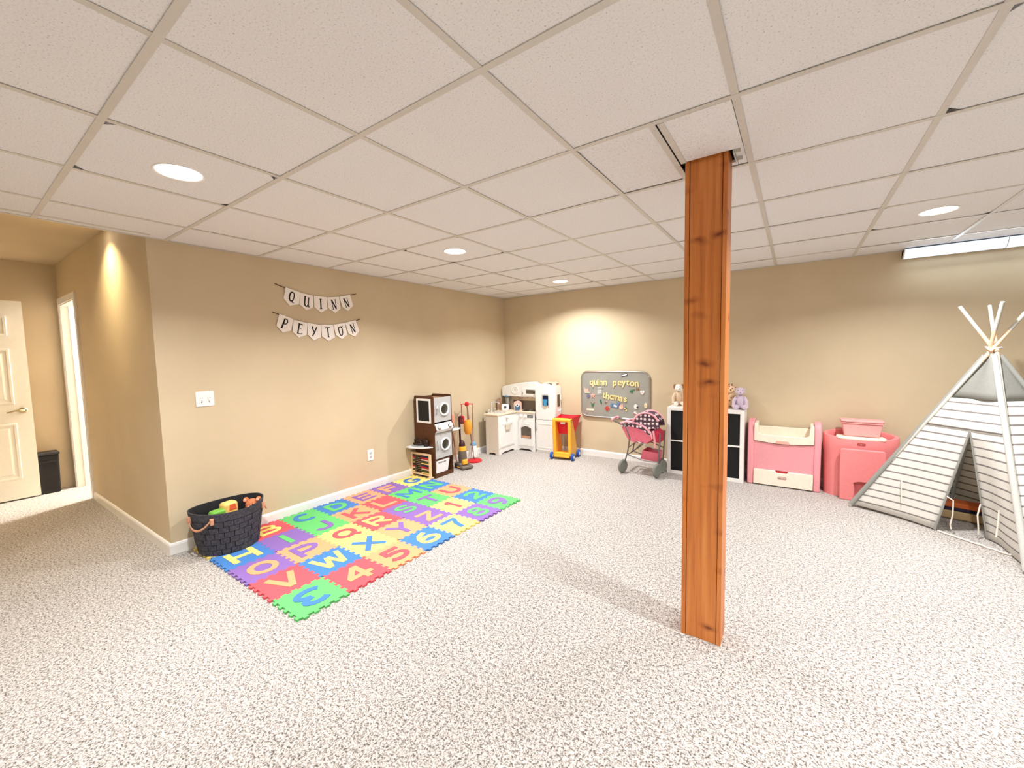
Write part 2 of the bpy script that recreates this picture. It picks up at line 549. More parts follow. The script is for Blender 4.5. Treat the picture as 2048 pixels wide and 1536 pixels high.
# ---- baseboards
def base_prof(h=.082): return [(0, 0), (.013, 0), (.013, h - .018), (.009, h - .006), (.004, h), (0, h)]
mb = MB().prism([(a, b) for a, b in base_prof()], YE - .013, 0, 'xz')
struct('baseboard_left', mb, 'trim_white', 'white baseboard along the tan wall beside the letter mat', 'baseboard')
mb = MB().prism([(-a, b) for a, b in base_prof()][::-1], .013, XR, 'yz')
struct('baseboard_back', mb, 'trim_white', 'white baseboard along the wall behind the toys', 'baseboard')
mb = MB()
p = base_prof()
for a, b in ((RX1 + .075, -.0), (HALL_X, RX0 - .075)):
    mb.hexa([(a, ret_y(a) - q, z) for q, z in p], [(b, ret_y(b) - q, z) for q, z in p])
struct('baseboard_hall', mb, 'trim_white', 'white baseboard along the golden hall wall', 'baseboard')
struct('baseboard_hall_end', MB().prism(base_prof(), HALL_Y, ret_y(HALL_X) - .013, 'xz').add([], []), 'trim_white', 'white baseboard behind the open hall door', 'baseboard', off=(-HALL_X, 0, 0))
bpy.data.objects['baseboard_hall_end'].location = (HALL_X, 0, 0)
for v in bpy.data.objects['baseboard_hall_end'].data.vertices: v.co.x += HALL_X

# ---- door casing and jamb in the hall
def cas(x0, x1, z0, z1, t=.016): 
    return [(x0, ret_y(x0), z0), (x0, ret_y(x0) - t, z0), (x1, ret_y(x1) - t, z0), (x1, ret_y(x1), z0)], \
           [(x0, ret_y(x0), z1), (x0, ret_y(x0) - t, z1), (x1, ret_y(x1) - t, z1), (x1, ret_y(x1), z1)]
mb = MB()
t1 = struct('trim_2', MB().hexa(*cas(RX1 - .005, RX1 + .06, 0, RZ + .06)), 'trim_white', 'white casing around the hall doorway', 'trim')
MB().hexa(*cas(RX0 - .06, RX0 + .005, 0, RZ + .06)).build('side_casing', 'trim_white', t1)
MB().hexa(*cas(RX0 + .005, RX1 - .005, RZ - .005, RZ + .06)).build('head_casing', 'trim_white', t1)
y = ret_y(-2.6)
MB().box(RX1 - .018, RX1, y - .006, y + .125, 0, RZ).build('jamb', 'trim_white', t1)
MB().box(RX0, RX0 + .018, y - .012, y + .125, 0, RZ).build('jamb', 'trim_white', t1)
MB().box(RX0 + .018, RX1 - .018, y - .008, y + .125, RZ - .018, RZ).build('head_jamb', 'trim_white', t1)
MB().box(RX0 + .018, RX0 + .03, y + .05, y + .085, 0, RZ - .018).build('door_stop', 'trim_white', t1)
MB().box(RX1 - .0195, RX1 - .0175, y + .015, y + .04, .93, 1.02).build('strike_plate', 'brass', t1)

# ---- open white panel door, in the plane x = DX
DX, DY1, DY0, DZ0, DZ1 = -2.886, -4.512, -5.27, .014, 2.055
d = struct('door_1', MB().box(DX - .035, DX, DY0, DY1, DZ0, DZ1), 'door_white', 'white six panel door standing open in the hall', 'door')
def door_panel(y0, y1, z0, z1):
    m = MB()
    m.ring([(y0, z0), (y1, z0), (y1, z1), (y0, z1)], [(y0 + .022, z0 + .022), (y1 - .022, z0 + .022), (y1 - .022, z1 - .022), (y0 + .022, z1 - .022)], DX - .001, DX + .006, 'yz')
    o = m.build('panel_moulding', 'door_white', d, bevel=.003)
    MB().hexa([(DX, y0 + .045, z0 + .045), (DX, y1 - .045, z0 + .045), (DX, y1 - .045, z1 - .045), (DX, y0 + .045, z1 - .045)],
              [(DX + .006, y0 + .06, z0 + .06), (DX + .006, y1 - .06, z0 + .06), (DX + .006, y1 - .06, z1 - .06), (DX + .006, y0 + .06, z1 - .06)]).build('panel', 'door_white', d)
for y0, y1 in ((DY1 - .345, DY1 - .115), (DY0 + .115, DY0 + .345)):
    for z0, z1 in ((.22, .80), (1.0, 1.57), (1.70, 1.90)):
        door_panel(y0, y1, z0, z1)
hy, hz = DY1 - .062, .93
hd = MB().lathe([(.0, 0), (.031, 0), (.031, .006), (.022, .014), (.0, .014)], (DX, hy, hz), 20, axis='x').build('rosette', 'brass', d, smooth=40)
MB().tube([(DX + .012, hy, hz), (DX + .045, hy, hz), (DX + .052, hy - .02, hz + .004), (DX + .052, hy - .06, hz + .002), (DX + .05, hy - .115, hz - .012)], [.010, .010, .010, .009, .007], 10).build('lever', 'brass', hd, smooth=50)
MB().box(DX - .03, DX - .004, DY1, DY1 + .0015, hz - .03, hz + .03).build('latch_plate', 'brass', d)

# ---- waste bin behind the door
b = thing('waste_bin', 'black slatted waste bin between the open door and the hall wall', 'bin', (-3.0, -4.44, 0))
MB().hexa([(-.075, -.075, 0), (.075, -.075, 0), (.075, .075, 0), (-.075, .075, 0)], [(-.085, -.085, .42), (.085, -.085, .42), (.085, .085, .42), (-.085, .085, .42)]).build('body', 'matte_black', b, bevel=.01)
MB().box(-.092, .092, -.092, .092, .42, .445).build('lid', 'black_metal', b, bevel=.008)
MB().box(.082, .088, -.06, .06, .34, .36).build('handle', 'black_metal', b)

# ================================================================== lamps
def downlight(x, y, label, z=CEIL, watts=DOWNLIGHT_WATTS, group='recessed ceiling lights', spread=142, col=DOWNLIGHT_COLOR):
    t = thing('recessed_light', label, 'light', (x, y, z), 0, group)
    MB().lathe([(.084, .006), (.086, -.001), (.094, -.003), (.097, .003), (.09, .008)], n=32).build('trim_ring', 'trim_white', t, smooth=40)
    MB().lathe([(.0, .004), (.085, .002), (.085, .018), (.0, .018)], n=32).build('lens', 'lens_glow', t, smooth=40)
    MB().lathe([(.074, .018), (.08, .05), (.08, .08), (0, .08)], n=24).build('can', 'trim_white', t)
    l = bpy.data.lights.new('recessed_lamp', 'AREA')
    l.shape = 'DISK'; l.size = .085; l.energy = watts; l.color = col; l.spread = math.radians(spread)
    lo = bpy.data.objects.new('recessed_lamp', l)
    COL.objects.link(lo); lo.parent = t; lo.location = (0, 0, .001)
    return t
names = ['round recessed light above the far corner by the play kitchen', 'round recessed light above the middle of the letter mat', 'large bright recessed light nearest the hall opening',
         'recessed light in front of the fluorescent tube fixture', 'recessed light just right of the view, level with the post', 'recessed light over the open carpet beside the viewer',
         'recessed light behind the viewer on the hall side', 'recessed light beyond the teepee', 'recessed light in the far right of the room']
for (lx, ly), n in zip(LIGHTS, names):
    downlight(lx, ly, n)
hl = downlight(-.88, -4.40, 'recessed light washing the golden hall wall', HALL_Z - .003, HALL_WATTS, spread=112, col=(1.0, .80, .48))
sl = thing('ceiling_lamp', 'round ceiling lamp in the lit room beyond the hall door', 'light', (-2.88, -2.7, HALL_Z))
MB().lathe([(0, -.09), (.09, -.08), (.14, -.05), (.16, -.0), (0, 0)], n=24).build('shade', 'lens_glow', sl, smooth=40)
l = bpy.data.lights.new('side_room_lamp', 'POINT'); l.energy = SIDE_ROOM_WATTS; l.shadow_soft_size = .12; l.color = (.96, .97, 1.0)
lo = bpy.data.objects.new('side_room_lamp', l); COL.objects.link(lo); lo.parent = sl; lo.location = (0, 0, -.22)

# ---- fluorescent fixture hanging under the ceiling by the back wall
fx = thing('tube_light', 'long white fluorescent tube fixture above the teepee at the back wall', 'light', (4.45, -.02, 2.185))
FL = 1.24
MB().prism([(0, 0), (0, .065), (-.10, .065), (-.012, -.002)][::-1], 0, FL, 'yz').build('housing', 'white_plastic', fx)
MB().prism([(-.014, .0), (-.105, .06), (-.112, .048), (-.085, .012), (-.05, -.006), (-.02, -.008)], .004, FL - .004, 'yz').build('diffuser', 'tube_diffuser', fx, smooth=40)
for k in (0, 1):
    MB().cyl((.03 + k * .6, -.072, .012), (.59 + k * .6, -.072, .012), .014, n=12).build('tube', 'tube_glow', fx, smooth=40)
for k in (0, .602, FL - .006):
    MB().prism([(.002, -.004), (.002, .068), (-.114, .068), (-.114, .045), (-.086, .008), (-.05, -.012)][::-1], k, k + .006, 'yz').build('end_cap', 'white_plastic', fx)
l = bpy.data.lights.new('tube_lamp', 'AREA'); l.shape = 'RECTANGLE'; l.size = 1.16; l.size_y = .06; l.energy = TUBE_WATTS; l.color = (.78, .9, 1.0)
lo = bpy.data.objects.new('tube_lamp', l); COL.objects.link(lo); lo.parent = fx; lo.location = (FL / 2, -.096, -.006)
lo.rotation_euler = (math.radians(-38), 0, 0)

# ================================================================== the post
PX0, PX1, PY0, PY1 = 3.254, 3.430, -3.05, -2.92
ps = thing('wooden_post', 'tall stained pine post cladding from carpet to ceiling', 'post', ((PX0 + PX1) / 2, (PY0 + PY1) / 2, 0))
PT = CEIL + .02
for nm, bx in (('front_board', (PX0 + .021, PX1 - .021, PY0 + .004, PY0 + .023)), ('back_board', (PX0 + .021, PX1 - .021, PY1 - .023, PY1 - .004)),
               ('side_board', (PX0, PX0 + .019, PY0, PY1)), ('side_board', (PX1 - .019, PX1, PY0, PY1))):
    MB().box(*bx, 0, PT).build(nm, 'stained_pine', ps, world=True, bevel=.002)
MB().box(PX0 + .0195, PX1 - .0195, PY0 + .01, PY1 - .01, 0, PT - .002).build('core', 'matte_black', ps, world=True)
# ================================================================== foam letter mat
FOAM = {'red': (218, 86, 94), 'blue': (70, 122, 186), 'green': (98, 188, 106), 'yellow': (240, 216, 120), 'orange': (238, 156, 112), 'purple': (132, 100, 168)}
for k, c in FOAM.items():
    mat('foam_' + k, c, 0.75, var=0.05, scale=180, bump=0.12, bscale=700, spec=0.2)
ROWS = [('A', 'yellow', 'red'), ('B', 'red', 'yellow'), ('C', 'green', 'blue'), ('D', 'blue', 'green'), ('E', 'orange', 'purple'), ('F', 'purple', 'orange'), ('G', 'yellow', 'blue'),
        ('H', 'blue', 'yellow'), ('I', 'purple', 'green'), ('J', 'green', 'purple'), ('K', 'orange', 'red'), ('L', 'red', 'orange'), ('M', 'green', 'blue'), ('N', 'blue', 'green'),
        ('O', 'purple', 'orange'), ('P', 'orange', 'purple'), ('Q', 'yellow', 'red'), ('R', 'red', 'yellow'), ('S', 'purple', 'green'), ('T', 'green', 'purple'), ('U', 'orange', 'red'),
        ('V', 'red', 'orange'), ('W', 'blue', 'yellow'), ('X', 'yellow', 'blue'), ('Y', 'orange', 'purple'), ('Z', 'purple', 'orange'), ('1', 'yellow', 'red'), ('2', 'blue', 'green'),
        ('3', 'green', 'blue'), ('4', 'red', 'orange'), ('5', 'orange', 'red'), ('6', 'blue', 'yellow'), ('7', 'yellow', 'blue'), ('8', 'purple', 'green'), ('9', 'green', 'purple')]
FT = .3035                       # tile pitch
MX0, MY0, MTH = .035, -4.065, .011
TEETH, TD = 5, .0085             # tabs per edge, half depth of a tab
def tooth_edge(sign):
    """Zigzag of dovetail tabs along one tile edge: list of (along, offset), along in 0..FT."""
    p = FT / TEETH
    pts = []
    for k in range(TEETH):
        a = k * p
        pts += [(a + .16 * p, -sign * TD), (a + .40 * p, -sign * TD), (a + .34 * p, sign * TD), (a + .86 * p, sign * TD), (a + .80 * p, -sign * TD)]
    # strictly: the tab is wider at its head
    return pts
def tile_outline():
    e = tooth_edge(1)
    h = FT / 2
    out = []
    out += [(-h + a, -h - o) for a, o in e]             # low-y side
    out += [(h + o, -h + a) for a, o in e]              # high-x side
    out += [(h - a, h - o) for a, o in reversed([(FT - q, w) for q, w in e])] if False else [(h - (FT - a), h - o) for a, o in reversed(e)]
    out += [(-h + o, h - (FT - a)) for a, o in reversed(e)]
    c = .9975
    return [(x * c, y * c) for x, y in out]
def arc(cx, cy, rx, ry, a0, a1, n=10):
    return [(cx + rx * math.cos(math.radians(a0 + (a1 - a0) * i / n)), cy + ry * math.sin(math.radians(a0 + (a1 - a0) * i / n))) for i in range(n + 1)]
_a, _b, _m = .11, .89, .5
FOAM_GLYPHS = {   # centre lines of the chunky foam characters in a unit box
    'B': [[(_a, 0), (_a, 1)], [(_a, _b), (.5, _b)] + arc(.5, .71, .30, .18, 90, -90) + [(_a, .53)], [(_a, .51), (.52, .51)] + arc(.52, .31, .34, .20, 90, -90) + [(_a, .11)]],
    'C': [arc(.5, .5, .39, .39, 50, 310, 16)],
    'D': [[(_a, 0), (_a, 1)], [(_a, _b), (.42, _b)] + arc(.42, .5, .46, .39, 90, -90) + [(_a, _a)]],
    'E': [[(_a, 0), (_a, 1)], [(_a, _b), (.95, _b)], [(_a, _m), (.85, _m)], [(_a, _a), (.95, _a)]],
    'F': [[(_a, 0), (_a, 1)], [(_a, _b), (.95, _b)], [(_a, .48), (.85, .48)]],
    'G': [arc(.5, .5, .39, .39, 45, 330, 16), [(.55, .46), (.95, .46)], [(.86, .50), (.86, .20)]],
    'H': [[(_a, 0), (_a, 1)], [(_b, 0), (_b, 1)], [(_a, _m), (_b, _m)]],
    'I': [[(.5, 0), (.5, 1)]],
    'J': [[(.72, 1), (.72, .40)] + arc(.40, .38, .32, .27, 0, -165)],
    'K': [[(_a, 0), (_a, 1)], [(.14, .40), (.86, 1)], [(.40, .58), (.90, 0)]],
    'L': [[(_a, 0), (_a, 1)], [(_a, _a), (.95, _a)]],
    'M': [[(_a, 0), (_a, 1)], [(_b, 0), (_b, 1)], [(.10, .96), (.5, .30)], [(.90, .96), (.5, .30)]],
    'N': [[(_a, 0), (_a, 1)], [(_b, 0), (_b, 1)], [(.10, .96), (.90, .04)]],
    'O': [arc(.5, .5, .39, .39, 0, 360, 22)],
    'P': [[(_a, 0), (_a, 1)], [(_a, _b), (.5, _b)] + arc(.5, .64, .36, .25, 90, -90) + [(_a, .39)]],
    'Q': [arc(.5, .53, .39, .36, 0, 360, 22), [(.60, .32), (.95, .02)]],
    'R': [[(_a, 0), (_a, 1)], [(_a, _b), (.5, _b)] + arc(.5, .66, .35, .23, 90, -90) + [(_a, .43)], [(.42, .45), (.88, 0)]],
    'S': [arc(.5, .70, .36, .19, 25, 270, 12) + arc(.5, .30, .38, .21, 90, -155, 12)[1:]],
    'T': [[(.5, 0), (.5, 1)], [(.02, _b), (.98, _b)]],
    'U': [[(_a, 1), (_a, .42)] + arc(.5, .42, .39, .32, 180, 360) + [(_b, 1)]],
    'V': [[(.10, 1), (.5, .03)], [(.90, 1), (.5, .03)]],
    'W': [[(.07, 1), (.28, .03)], [(.50, .80), (.28, .03)], [(.50, .80), (.72, .03)], [(.93, 1), (.72, .03)]],
    'X': [[(.08, 1), (.92, 0)], [(.92, 1), (.08, 0)]],
    'Y': [[(.08, 1), (.5, .48)], [(.92, 1), (.5, .48)], [(.5, .54), (.5, 0)]],
    'Z': [[(.04, _b), (.96, _b)], [(.86, .86), (.14, .14)], [(.04, _a), (.96, _a)]],
    '1': [[(.6, 0), (.6, 1)], [(.16, .74), (.56, .93)]],
    '2': [arc(.5, .67, .38, .24, 165, -35, 12) + [(.14, .12)], [(.06, _a), (.94, _a)]],
    '3': [arc(.46, .71, .34, .19, 150, -85, 10), arc(.46, .30, .39, .21, 85, -150, 12)],
    '4': [[(.66, 0), (.66, 1)], [(.62, .95), (.14, .36)], [(.04, .31), (.96, .31)]],
    '5': [[(.20, _b), (.88, _b)], [(.22, .98), (.20, .52)], [(.20, .55), (.42, .60)] + arc(.46, .34, .40, .25, 85, -150, 12)],
    '6': [arc(.5, .32, .38, .23, 0, 360, 20), [(.12, .34), (.17, .58), (.36, .82), (.70, .94)]],
    '7': [[(.06, _b), (.94, _b)], [(.86, .88), (.60, .50), (.46, 0)]],
    '8': [arc(.5, .72, .30, .18, 0, 360, 18), arc(.5, .31, .38, .22, 0, 360, 20)],
    '9': [arc(.5, .67, .38, .24, 0, 360, 20), [(.88, .66), (.83, .42), (.64, .18), (.30, .06)]],
}
def foam_glyph(mb, ch, M, w, h, wid, z0, z1):
    """Chunky character as flat slabs along its centre lines; each stroke a hair higher than the last."""
    for q, pts in enumerate(FOAM_GLYPHS[ch]):
        P = [Vector(((x - .5) * w, (y - .5) * h, 0)) for x, y in pts]
        closed = (P[0] - P[-1]).length < 1e-5
        if closed: P = P[:-1]
        n = len(P)
        L, R = [], []
        for i in range(n):
            pa = P[i - 1] if (closed or i > 0) else None
            pb = P[(i + 1) % n] if (closed or i < n - 1) else None
            d0 = (P[i] - pa).normalized() if pa is not None else (pb - P[i]).normalized()
            d1 = (pb - P[i]).normalized() if pb is not None else d0
            t = (d0 + d1).normalized()
            k = min(1.6, 1 / max(.4, t.dot(d0)))
            nrm = Vector((-t.y, t.x, 0)) * wid / 2 * k
            L.append(P[i] + nrm); R.append(P[i] - nrm)
        top = z1 + q * .00012
        vs = [tuple(M @ (p + Vector((0, 0, hh)))) for hh in (z0, top) for p in L + R]
        fs = []
        for i in range(n if closed else n - 1):
            j = (i + 1) % n
            fs += [(2 * n + j, 2 * n + i, 3 * n + i, 3 * n + j), (i, j, n + j, n + i), (2 * n + i, 2 * n + j, j, i), (n + i, n + j, 3 * n + j, 3 * n + i)]
        if not closed:
            fs += [(0, n, 3 * n, 2 * n), (n - 1, 3 * n - 1, 4 * n - 1, 2 * n - 1)]
        mb.add(vs, fs)
outline = tile_outline()
tile_meshes = {}
for n, (ch, tc_, lc) in enumerate(ROWS):
    row, colm = divmod(n, 7)
    cx, cy = MX0 + FT * (row + .5), MY0 + FT * (colm + .5)
    what = ('letter ' if ch.isalpha() else 'number ') + ch
    lab = f'{tc_} foam floor tile with {"an" if lc == "orange" else "a"} {lc} {what}'
    if ch == 'A': lab = 'yellow foam floor tile mostly hidden under the black basket'
    if ch == '3': lab += ' at the near corner of the mat'
    t = thing('foam_tile', lab, 'foam tile', (cx, cy, .001), 0, 'interlocking foam letter tiles')
    if tc_ not in tile_meshes:
        tile_meshes[tc_] = MB().prism(outline, 0, MTH).mesh('tile_base', 'foam_' + tc_)
    piece('tile_base', tile_meshes[tc_], t)
    if ch != 'A':
        s = -1 if ch == '3' else 1
        M = frame((0, 0, MTH - .002), (0, s, 0), (-s, 0, 0))
        m = MB()
        foam_glyph(m, ch, M, .215 if ch in 'MW' else .10 if ch == '1' else .185, .195, .040 if ch not in 'MWE8BSR' else .034, 0, .0045)
        m.build('letter' if ch.isalpha() else 'numeral', 'foam_' + lc, t)

# ================================================================== woven basket with toys
mat('basket_felt', (62, 62, 70), 0.85, var=0.45, scale=70, bump=0.5, bscale=120)
mat('basket_lining', (22, 22, 24), 0.9, var=0.2)
mat('leather', (196, 142, 112), 0.5, var=0.08)
BC = (.222, -3.895)
bk = thing('woven_basket', 'black oval woven felt basket with leather handles beside the wall', 'basket', (BC[0], BC[1], .0155))
BH = .305
def bask(t, a, out=0.0):
    """Point on the oval wall: t 0..1 up, a angle; the ends of the rim rise a little."""
    rx = .168 + .030 * t + out; ry = .185 + .050 * t + out
    zz = BH * t + (.018 * t * math.sin(a) ** 2 if t > .5 else 0)
    return (rx * math.cos(a), ry * math.sin(a), zz)
NA = 40
mb = MB()
rows = [[bask(t, 2 * math.pi * k / NA, -.004) for k in range(NA)] for t in (0, .25, .5, .75, 1.0)]
mb.grid(rows, close=True)
mb.grid([[(0, 0, .004)] * NA, [bask(0, 2 * math.pi * k / NA, -.004) for k in range(NA)]], close=True)
mb.build('lining', 'basket_lining', bk, smooth=60, solid=.006)
def curved_slab(t0, t1, a0, a1, o0, o1, n=4):
    m = MB()
    inn, outr = [], []
    for t in (t0, t1):
        inn.append([bask(t, a0 + (a1 - a0) * k / n, o0) for k in range(n + 1)])
        outr.append([bask(t, a0 + (a1 - a0) * k / n, o1) for k in range(n + 1)])
    vs = inn[0] + inn[1] + outr[0] + outr[1]
    N = n + 1
    fs = []
    for k in range(n):
        fs += [(2 * N + k, 2 * N + k + 1, 3 * N + k + 1, 3 * N + k), (k, 2 * N + k, 2 * N + k + 1, k + 1)[::-1], (N + k, N + k + 1, 3 * N + k + 1, 3 * N + k)[::-1]]
    fs += [(0, N, 3 * N, 2 * N)[::-1], (N - 1, 2 * N - 1, 4 * N - 1, 3 * N - 1)]
    return m.add(vs, fs)
courses = 6
for c in range(courses):
    t0, t1 = c / courses * .80, (c + 1) / courses * .80
    nst = 22
    for k in range(nst):
        a0 = 2 * math.pi * (k + (.5 if c % 2 else 0)) / nst
        a1 = a0 + 2 * math.pi / nst
        o = .005 if (k % 2) else .002
        curved_slab(t0 + .006, t1 - .004, a0 + .012, a1 - .012, -.003, o + random.uniform(0, .002), 3).build('weave_strip', 'basket_felt', bk, smooth=40)
for k in range(8):
    a0 = 2 * math.pi * k / 8
    curved_slab(.81, 1.0, a0, a0 + 2 * math.pi / 8, -.003, .004, 6).build('rim_band', 'basket_felt', bk, smooth=40)
for sgn in (-1, 1):
    ac = -math.pi / 2 + .45 if sgn < 0 else math.pi / 2 - .2
    pts, base = [], []
    for k in range(13):
        u = k / 12 * 2 - 1
        x, y, z = bask(.86, ac + u * .42, .012 + .014 * (1 - u * u))
        pts.append((x, y, z - .075 * (1 - u * u) + .01))
    h = MB()
    w = .008
    rws = []
    for (x, y, z) in pts: rws.append([(x, y, z - w), (x, y, z + w)])
    h.grid(rws)
    ho = h.build('handle', 'leather', bk, solid=.004, smooth=50)
    for u in (-1, 1):
        x, y, z = bask(.86, ac + u * .42, .011)
        MB().box(x - .011, x + .011, y - .011, y + .011, z - .03, z + .018).build('handle_tab', 'leather', ho, bevel=.004)
# teddy in the basket
mat('teddy_fur', (206, 124, 82), 0.95, var=0.12, scale=90, bump=0.6, bscale=260)
mat('teddy_pale', (236, 176, 148), 0.95, var=0.08, scale=90, bump=0.5, bscale=260)
mat('eye_black', (12, 10, 10), 0.2)
td = thing('teddy_bear', 'small orange brown teddy bear peeking out of the black basket', 'teddy bear', (.22, -3.775, .050))
MB().ball((0, 0, .10), (.055, .055, .10)).build('body', 'teddy_fur', td, smooth=180)
MB().ball((0, .05, .222), (.052, .048, .045)).build('head', 'teddy_fur', td, smooth=180)
MB().ball((.030, .020, .208), (.024, .024, .020)).build('muzzle', 'teddy_pale', td, smooth=180)
MB().ball((.050, .004, .214), .006, 10, 6).build('nose', 'eye_black', td, smooth=180)
for s in (-1, 1):
    e = MB().ball((s * .032 + .005, s * .032 + .05, .262), (.020, .020, .020)).build('ear', 'teddy_fur', td, smooth=180)
    MB().ball((s * .032 + .013, s * .032 + .04, .261), (.013, .013, .014)).build('inner_ear', 'teddy_pale', e, smooth=180)
    MB().ball((.044 + s * .014 - .012, .026 + s * .02 - .012, .236), .005, 8, 6).build('eye', 'eye_black', td, smooth=180)
    MB().ball((s * .04 + .02, s * .04 - .02, .13), (.02, .02, .05)).build('arm', 'teddy_fur', td, smooth=180)
# plastic toy in the basket
mat('toy_green', (110, 178, 62), 0.35, var=0.04); mat('toy_yellow', (250, 206, 116), 0.35, var=0.04); mat('toy_orange', (238, 106, 62), 0.35, var=0.04)
pt = thing('plastic_toy', 'green, yellow and orange plastic toy truck lying in the black basket', 'toy', (.215, -3.93, .185), math.radians(100))
MB().prism(rrect(-.085, .07, -.035, .035, .028), .0, .12).build('bed', 'toy_green', pt, bevel=.018, seg=3, smooth=40)
cb = MB().prism(rrect(.0, .10, -.04, .04, .02), .06, .155).build('cab', 'toy_yellow', pt, bevel=.02, seg=3, smooth=40)
for s in (-1, 1):
    MB().prism([(.03, .095), (.085, .095), (.075, .14), (.035, .14)], s * .036, s * .043, 'xz').build('window', 'toy_orange', cb, bevel=.004)
MB().box(.096, .103, -.025, .025, .085, .13).build('windscreen', 'toy_orange', cb, bevel=.005)
for xx in (-.05, .06):
    for s in (-1, 1):
        MB().lathe([(0, -.012), (.03, -.012), (.034, 0), (.03, .012), (0, .012)], (xx, s * .045, .0 + .03), 16, axis='y').build('wheel', 'toy_orange', pt, smooth=40)

# ================================================================== switch plate and outlet
sw = thing('light_switch', 'white double switch plate on the tan wall', 'light switch', (0, -3.913, 1.056))
MB().prism(rrect(-.0585, .0585, 0, .1155, .006), 0.0, .006, 'yz').build('plate', 'white_plastic', sw, bevel=.002)
for s in (-1, 1):
    r = MB().box(.005, .008, s * .024 - .0175, s * .024 + .0175, .024, .092).build('rocker_frame', 'trim_white', sw)
    MB().hexa([(.006, s * .024 - .006, .052), (.006, s * .024 + .006, .052), (.006, s * .024 + .006, .066), (.006, s * .024 - .006, .066)],
              [(.019, s * .024 - .005, .047), (.019, s * .024 + .005, .047), (.013, s * .024 + .005, .060), (.013, s * .024 - .005, .060)]).build('toggle', 'white_plastic', r)
    MB().box(.0075, .0085, s * .024 - .009, s * .024 + .009, .062, .0655).build('toggle_slot', 'switch_dark', r)
    MB().cyl((.006, s * .024, .032), (.0088, s * .024, .032), .004, n=8).build('screw', 'switch_dark', r)
ot = thing('power_outlet', 'white double power outlet low on the tan wall', 'outlet', (0, -2.481, .307))
MB().prism(rrect(-.0365, .0365, 0, .117, .005), 0, .006, 'yz').build('plate', 'white_plastic', ot, bevel=.002)
mat('outlet_grey', (206, 206, 204), 0.4)
for zc in (.038, .079):
    r = MB().prism(circ(0, zc, .0165, 20, .0145), .005, .0085, 'yz').build('receptacle', 'outlet_grey', ot)
    for yy in (-.0055, .0055):
        MB().box(.008, .0092, yy - .0012, yy + .0012, zc - .001, zc + .008).build('slot', 'switch_dark', r)
    MB().cyl((.008, 0, zc - .007), (.0092, 0, zc - .007), .0025, n=8).build('ground_hole', 'switch_dark', r)

# ================================================================== name banners
mat('paper_white', (250, 245, 240), 0.8, var=0.02, scale=300)
mat('ink_black', (26, 22, 24), 0.8, var=0.05)
mat('jute', (86, 62, 38), 0.9, var=0.2, scale=200)
STROKES = {   # hand-lettered capitals in a 1 x 2 box: polylines with widths
    'Q': [([(.5, 1.97), (.28, 1.85), (.16, 1.5), (.14, 1.0), (.2, .55), (.36, .25), (.52, .2)], .17), ([(.5, 1.97), (.68, 1.9), (.8, 1.6), (.84, 1.1), (.78, .6), (.64, .28), (.52, .2)], .13), ([(.42, .38), (.56, .36), (.72, .05), (.98, .02)], .10)],
    'U': [([(.2, 1.95), (.18, .7), (.26, .22), (.46, .06), (.62, .15), (.78, .45)], .17), ([(.80, 1.85), (.80, .35), (.92, .06), (1.05, .1)], .13), ([(.05, 1.92), (.36, 1.96)], .08), ([(.68, 1.82), (.92, 1.86)], .08)],
    'I': [([(.5, 1.9), (.5, .1)], .18), ([(.28, 1.93), (.72, 1.93)], .09), ([(.28, .06), (.72, .06)], .09)],
    'N': [([(.16, 1.85), (.2, .05)], .10), ([(.14, 1.95), (.78, .05)], .19), ([(.82, 1.95), (.80, .1)], .09), ([(.04, 1.9), (.26, 1.94)], .07), ([(.70, 1.93), (.94, 1.93)], .07), ([(.08, .05), (.32, .05)], .07)],
    'P': [([(.35, 1.85), (.22, .1)], .19), ([(.2, 1.82), (.45, 1.97), (.74, 1.88), (.86, 1.5), (.76, 1.12), (.5, .95), (.34, 1.05)], .13), ([(.06, .08), (.40, .08)], .08)],
    'E': [([(.30, 1.95), (.26, .08)], .17), ([(.14, 1.95), (.84, 1.93)], .10), ([(.84, 1.95), (.86, 1.75)], .07), ([(.28, 1.08), (.70, 1.1)], .09), ([(.12, .07), (.84, .08), (.90, .28)], .10)],
    'Y': [([(.14, 1.92), (.22, 1.5), (.42, 1.0), (.56, .95)], .16), ([(.92, 1.95), (.62, 1.0), (.26, .05)], .15), ([(.04, 1.93), (.26, 1.93)], .07), ([(.8, 1.93), (1.0, 1.93)], .07), ([(.14, .06), (.40, .06)], .07)],
    'T': [([(.5, 1.9), (.52, .08)], .18), ([(.06, 1.75), (.12, 1.92), (.9, 1.94), (.95, 1.78)], .10), ([(.34, .06), (.70, .06)], .08)],
    'O': [([(.42, 1.85), (.22, 1.7), (.14, 1.2), (.18, .55), (.34, .1), (.5, .05), (.68, .2), (.82, .7), (.84, 1.3), (.74, 1.75), (.6, 1.9)], .15), ([(.6, 1.65), (.86, 1.75), (1.0, 2.0)], .11)],
}
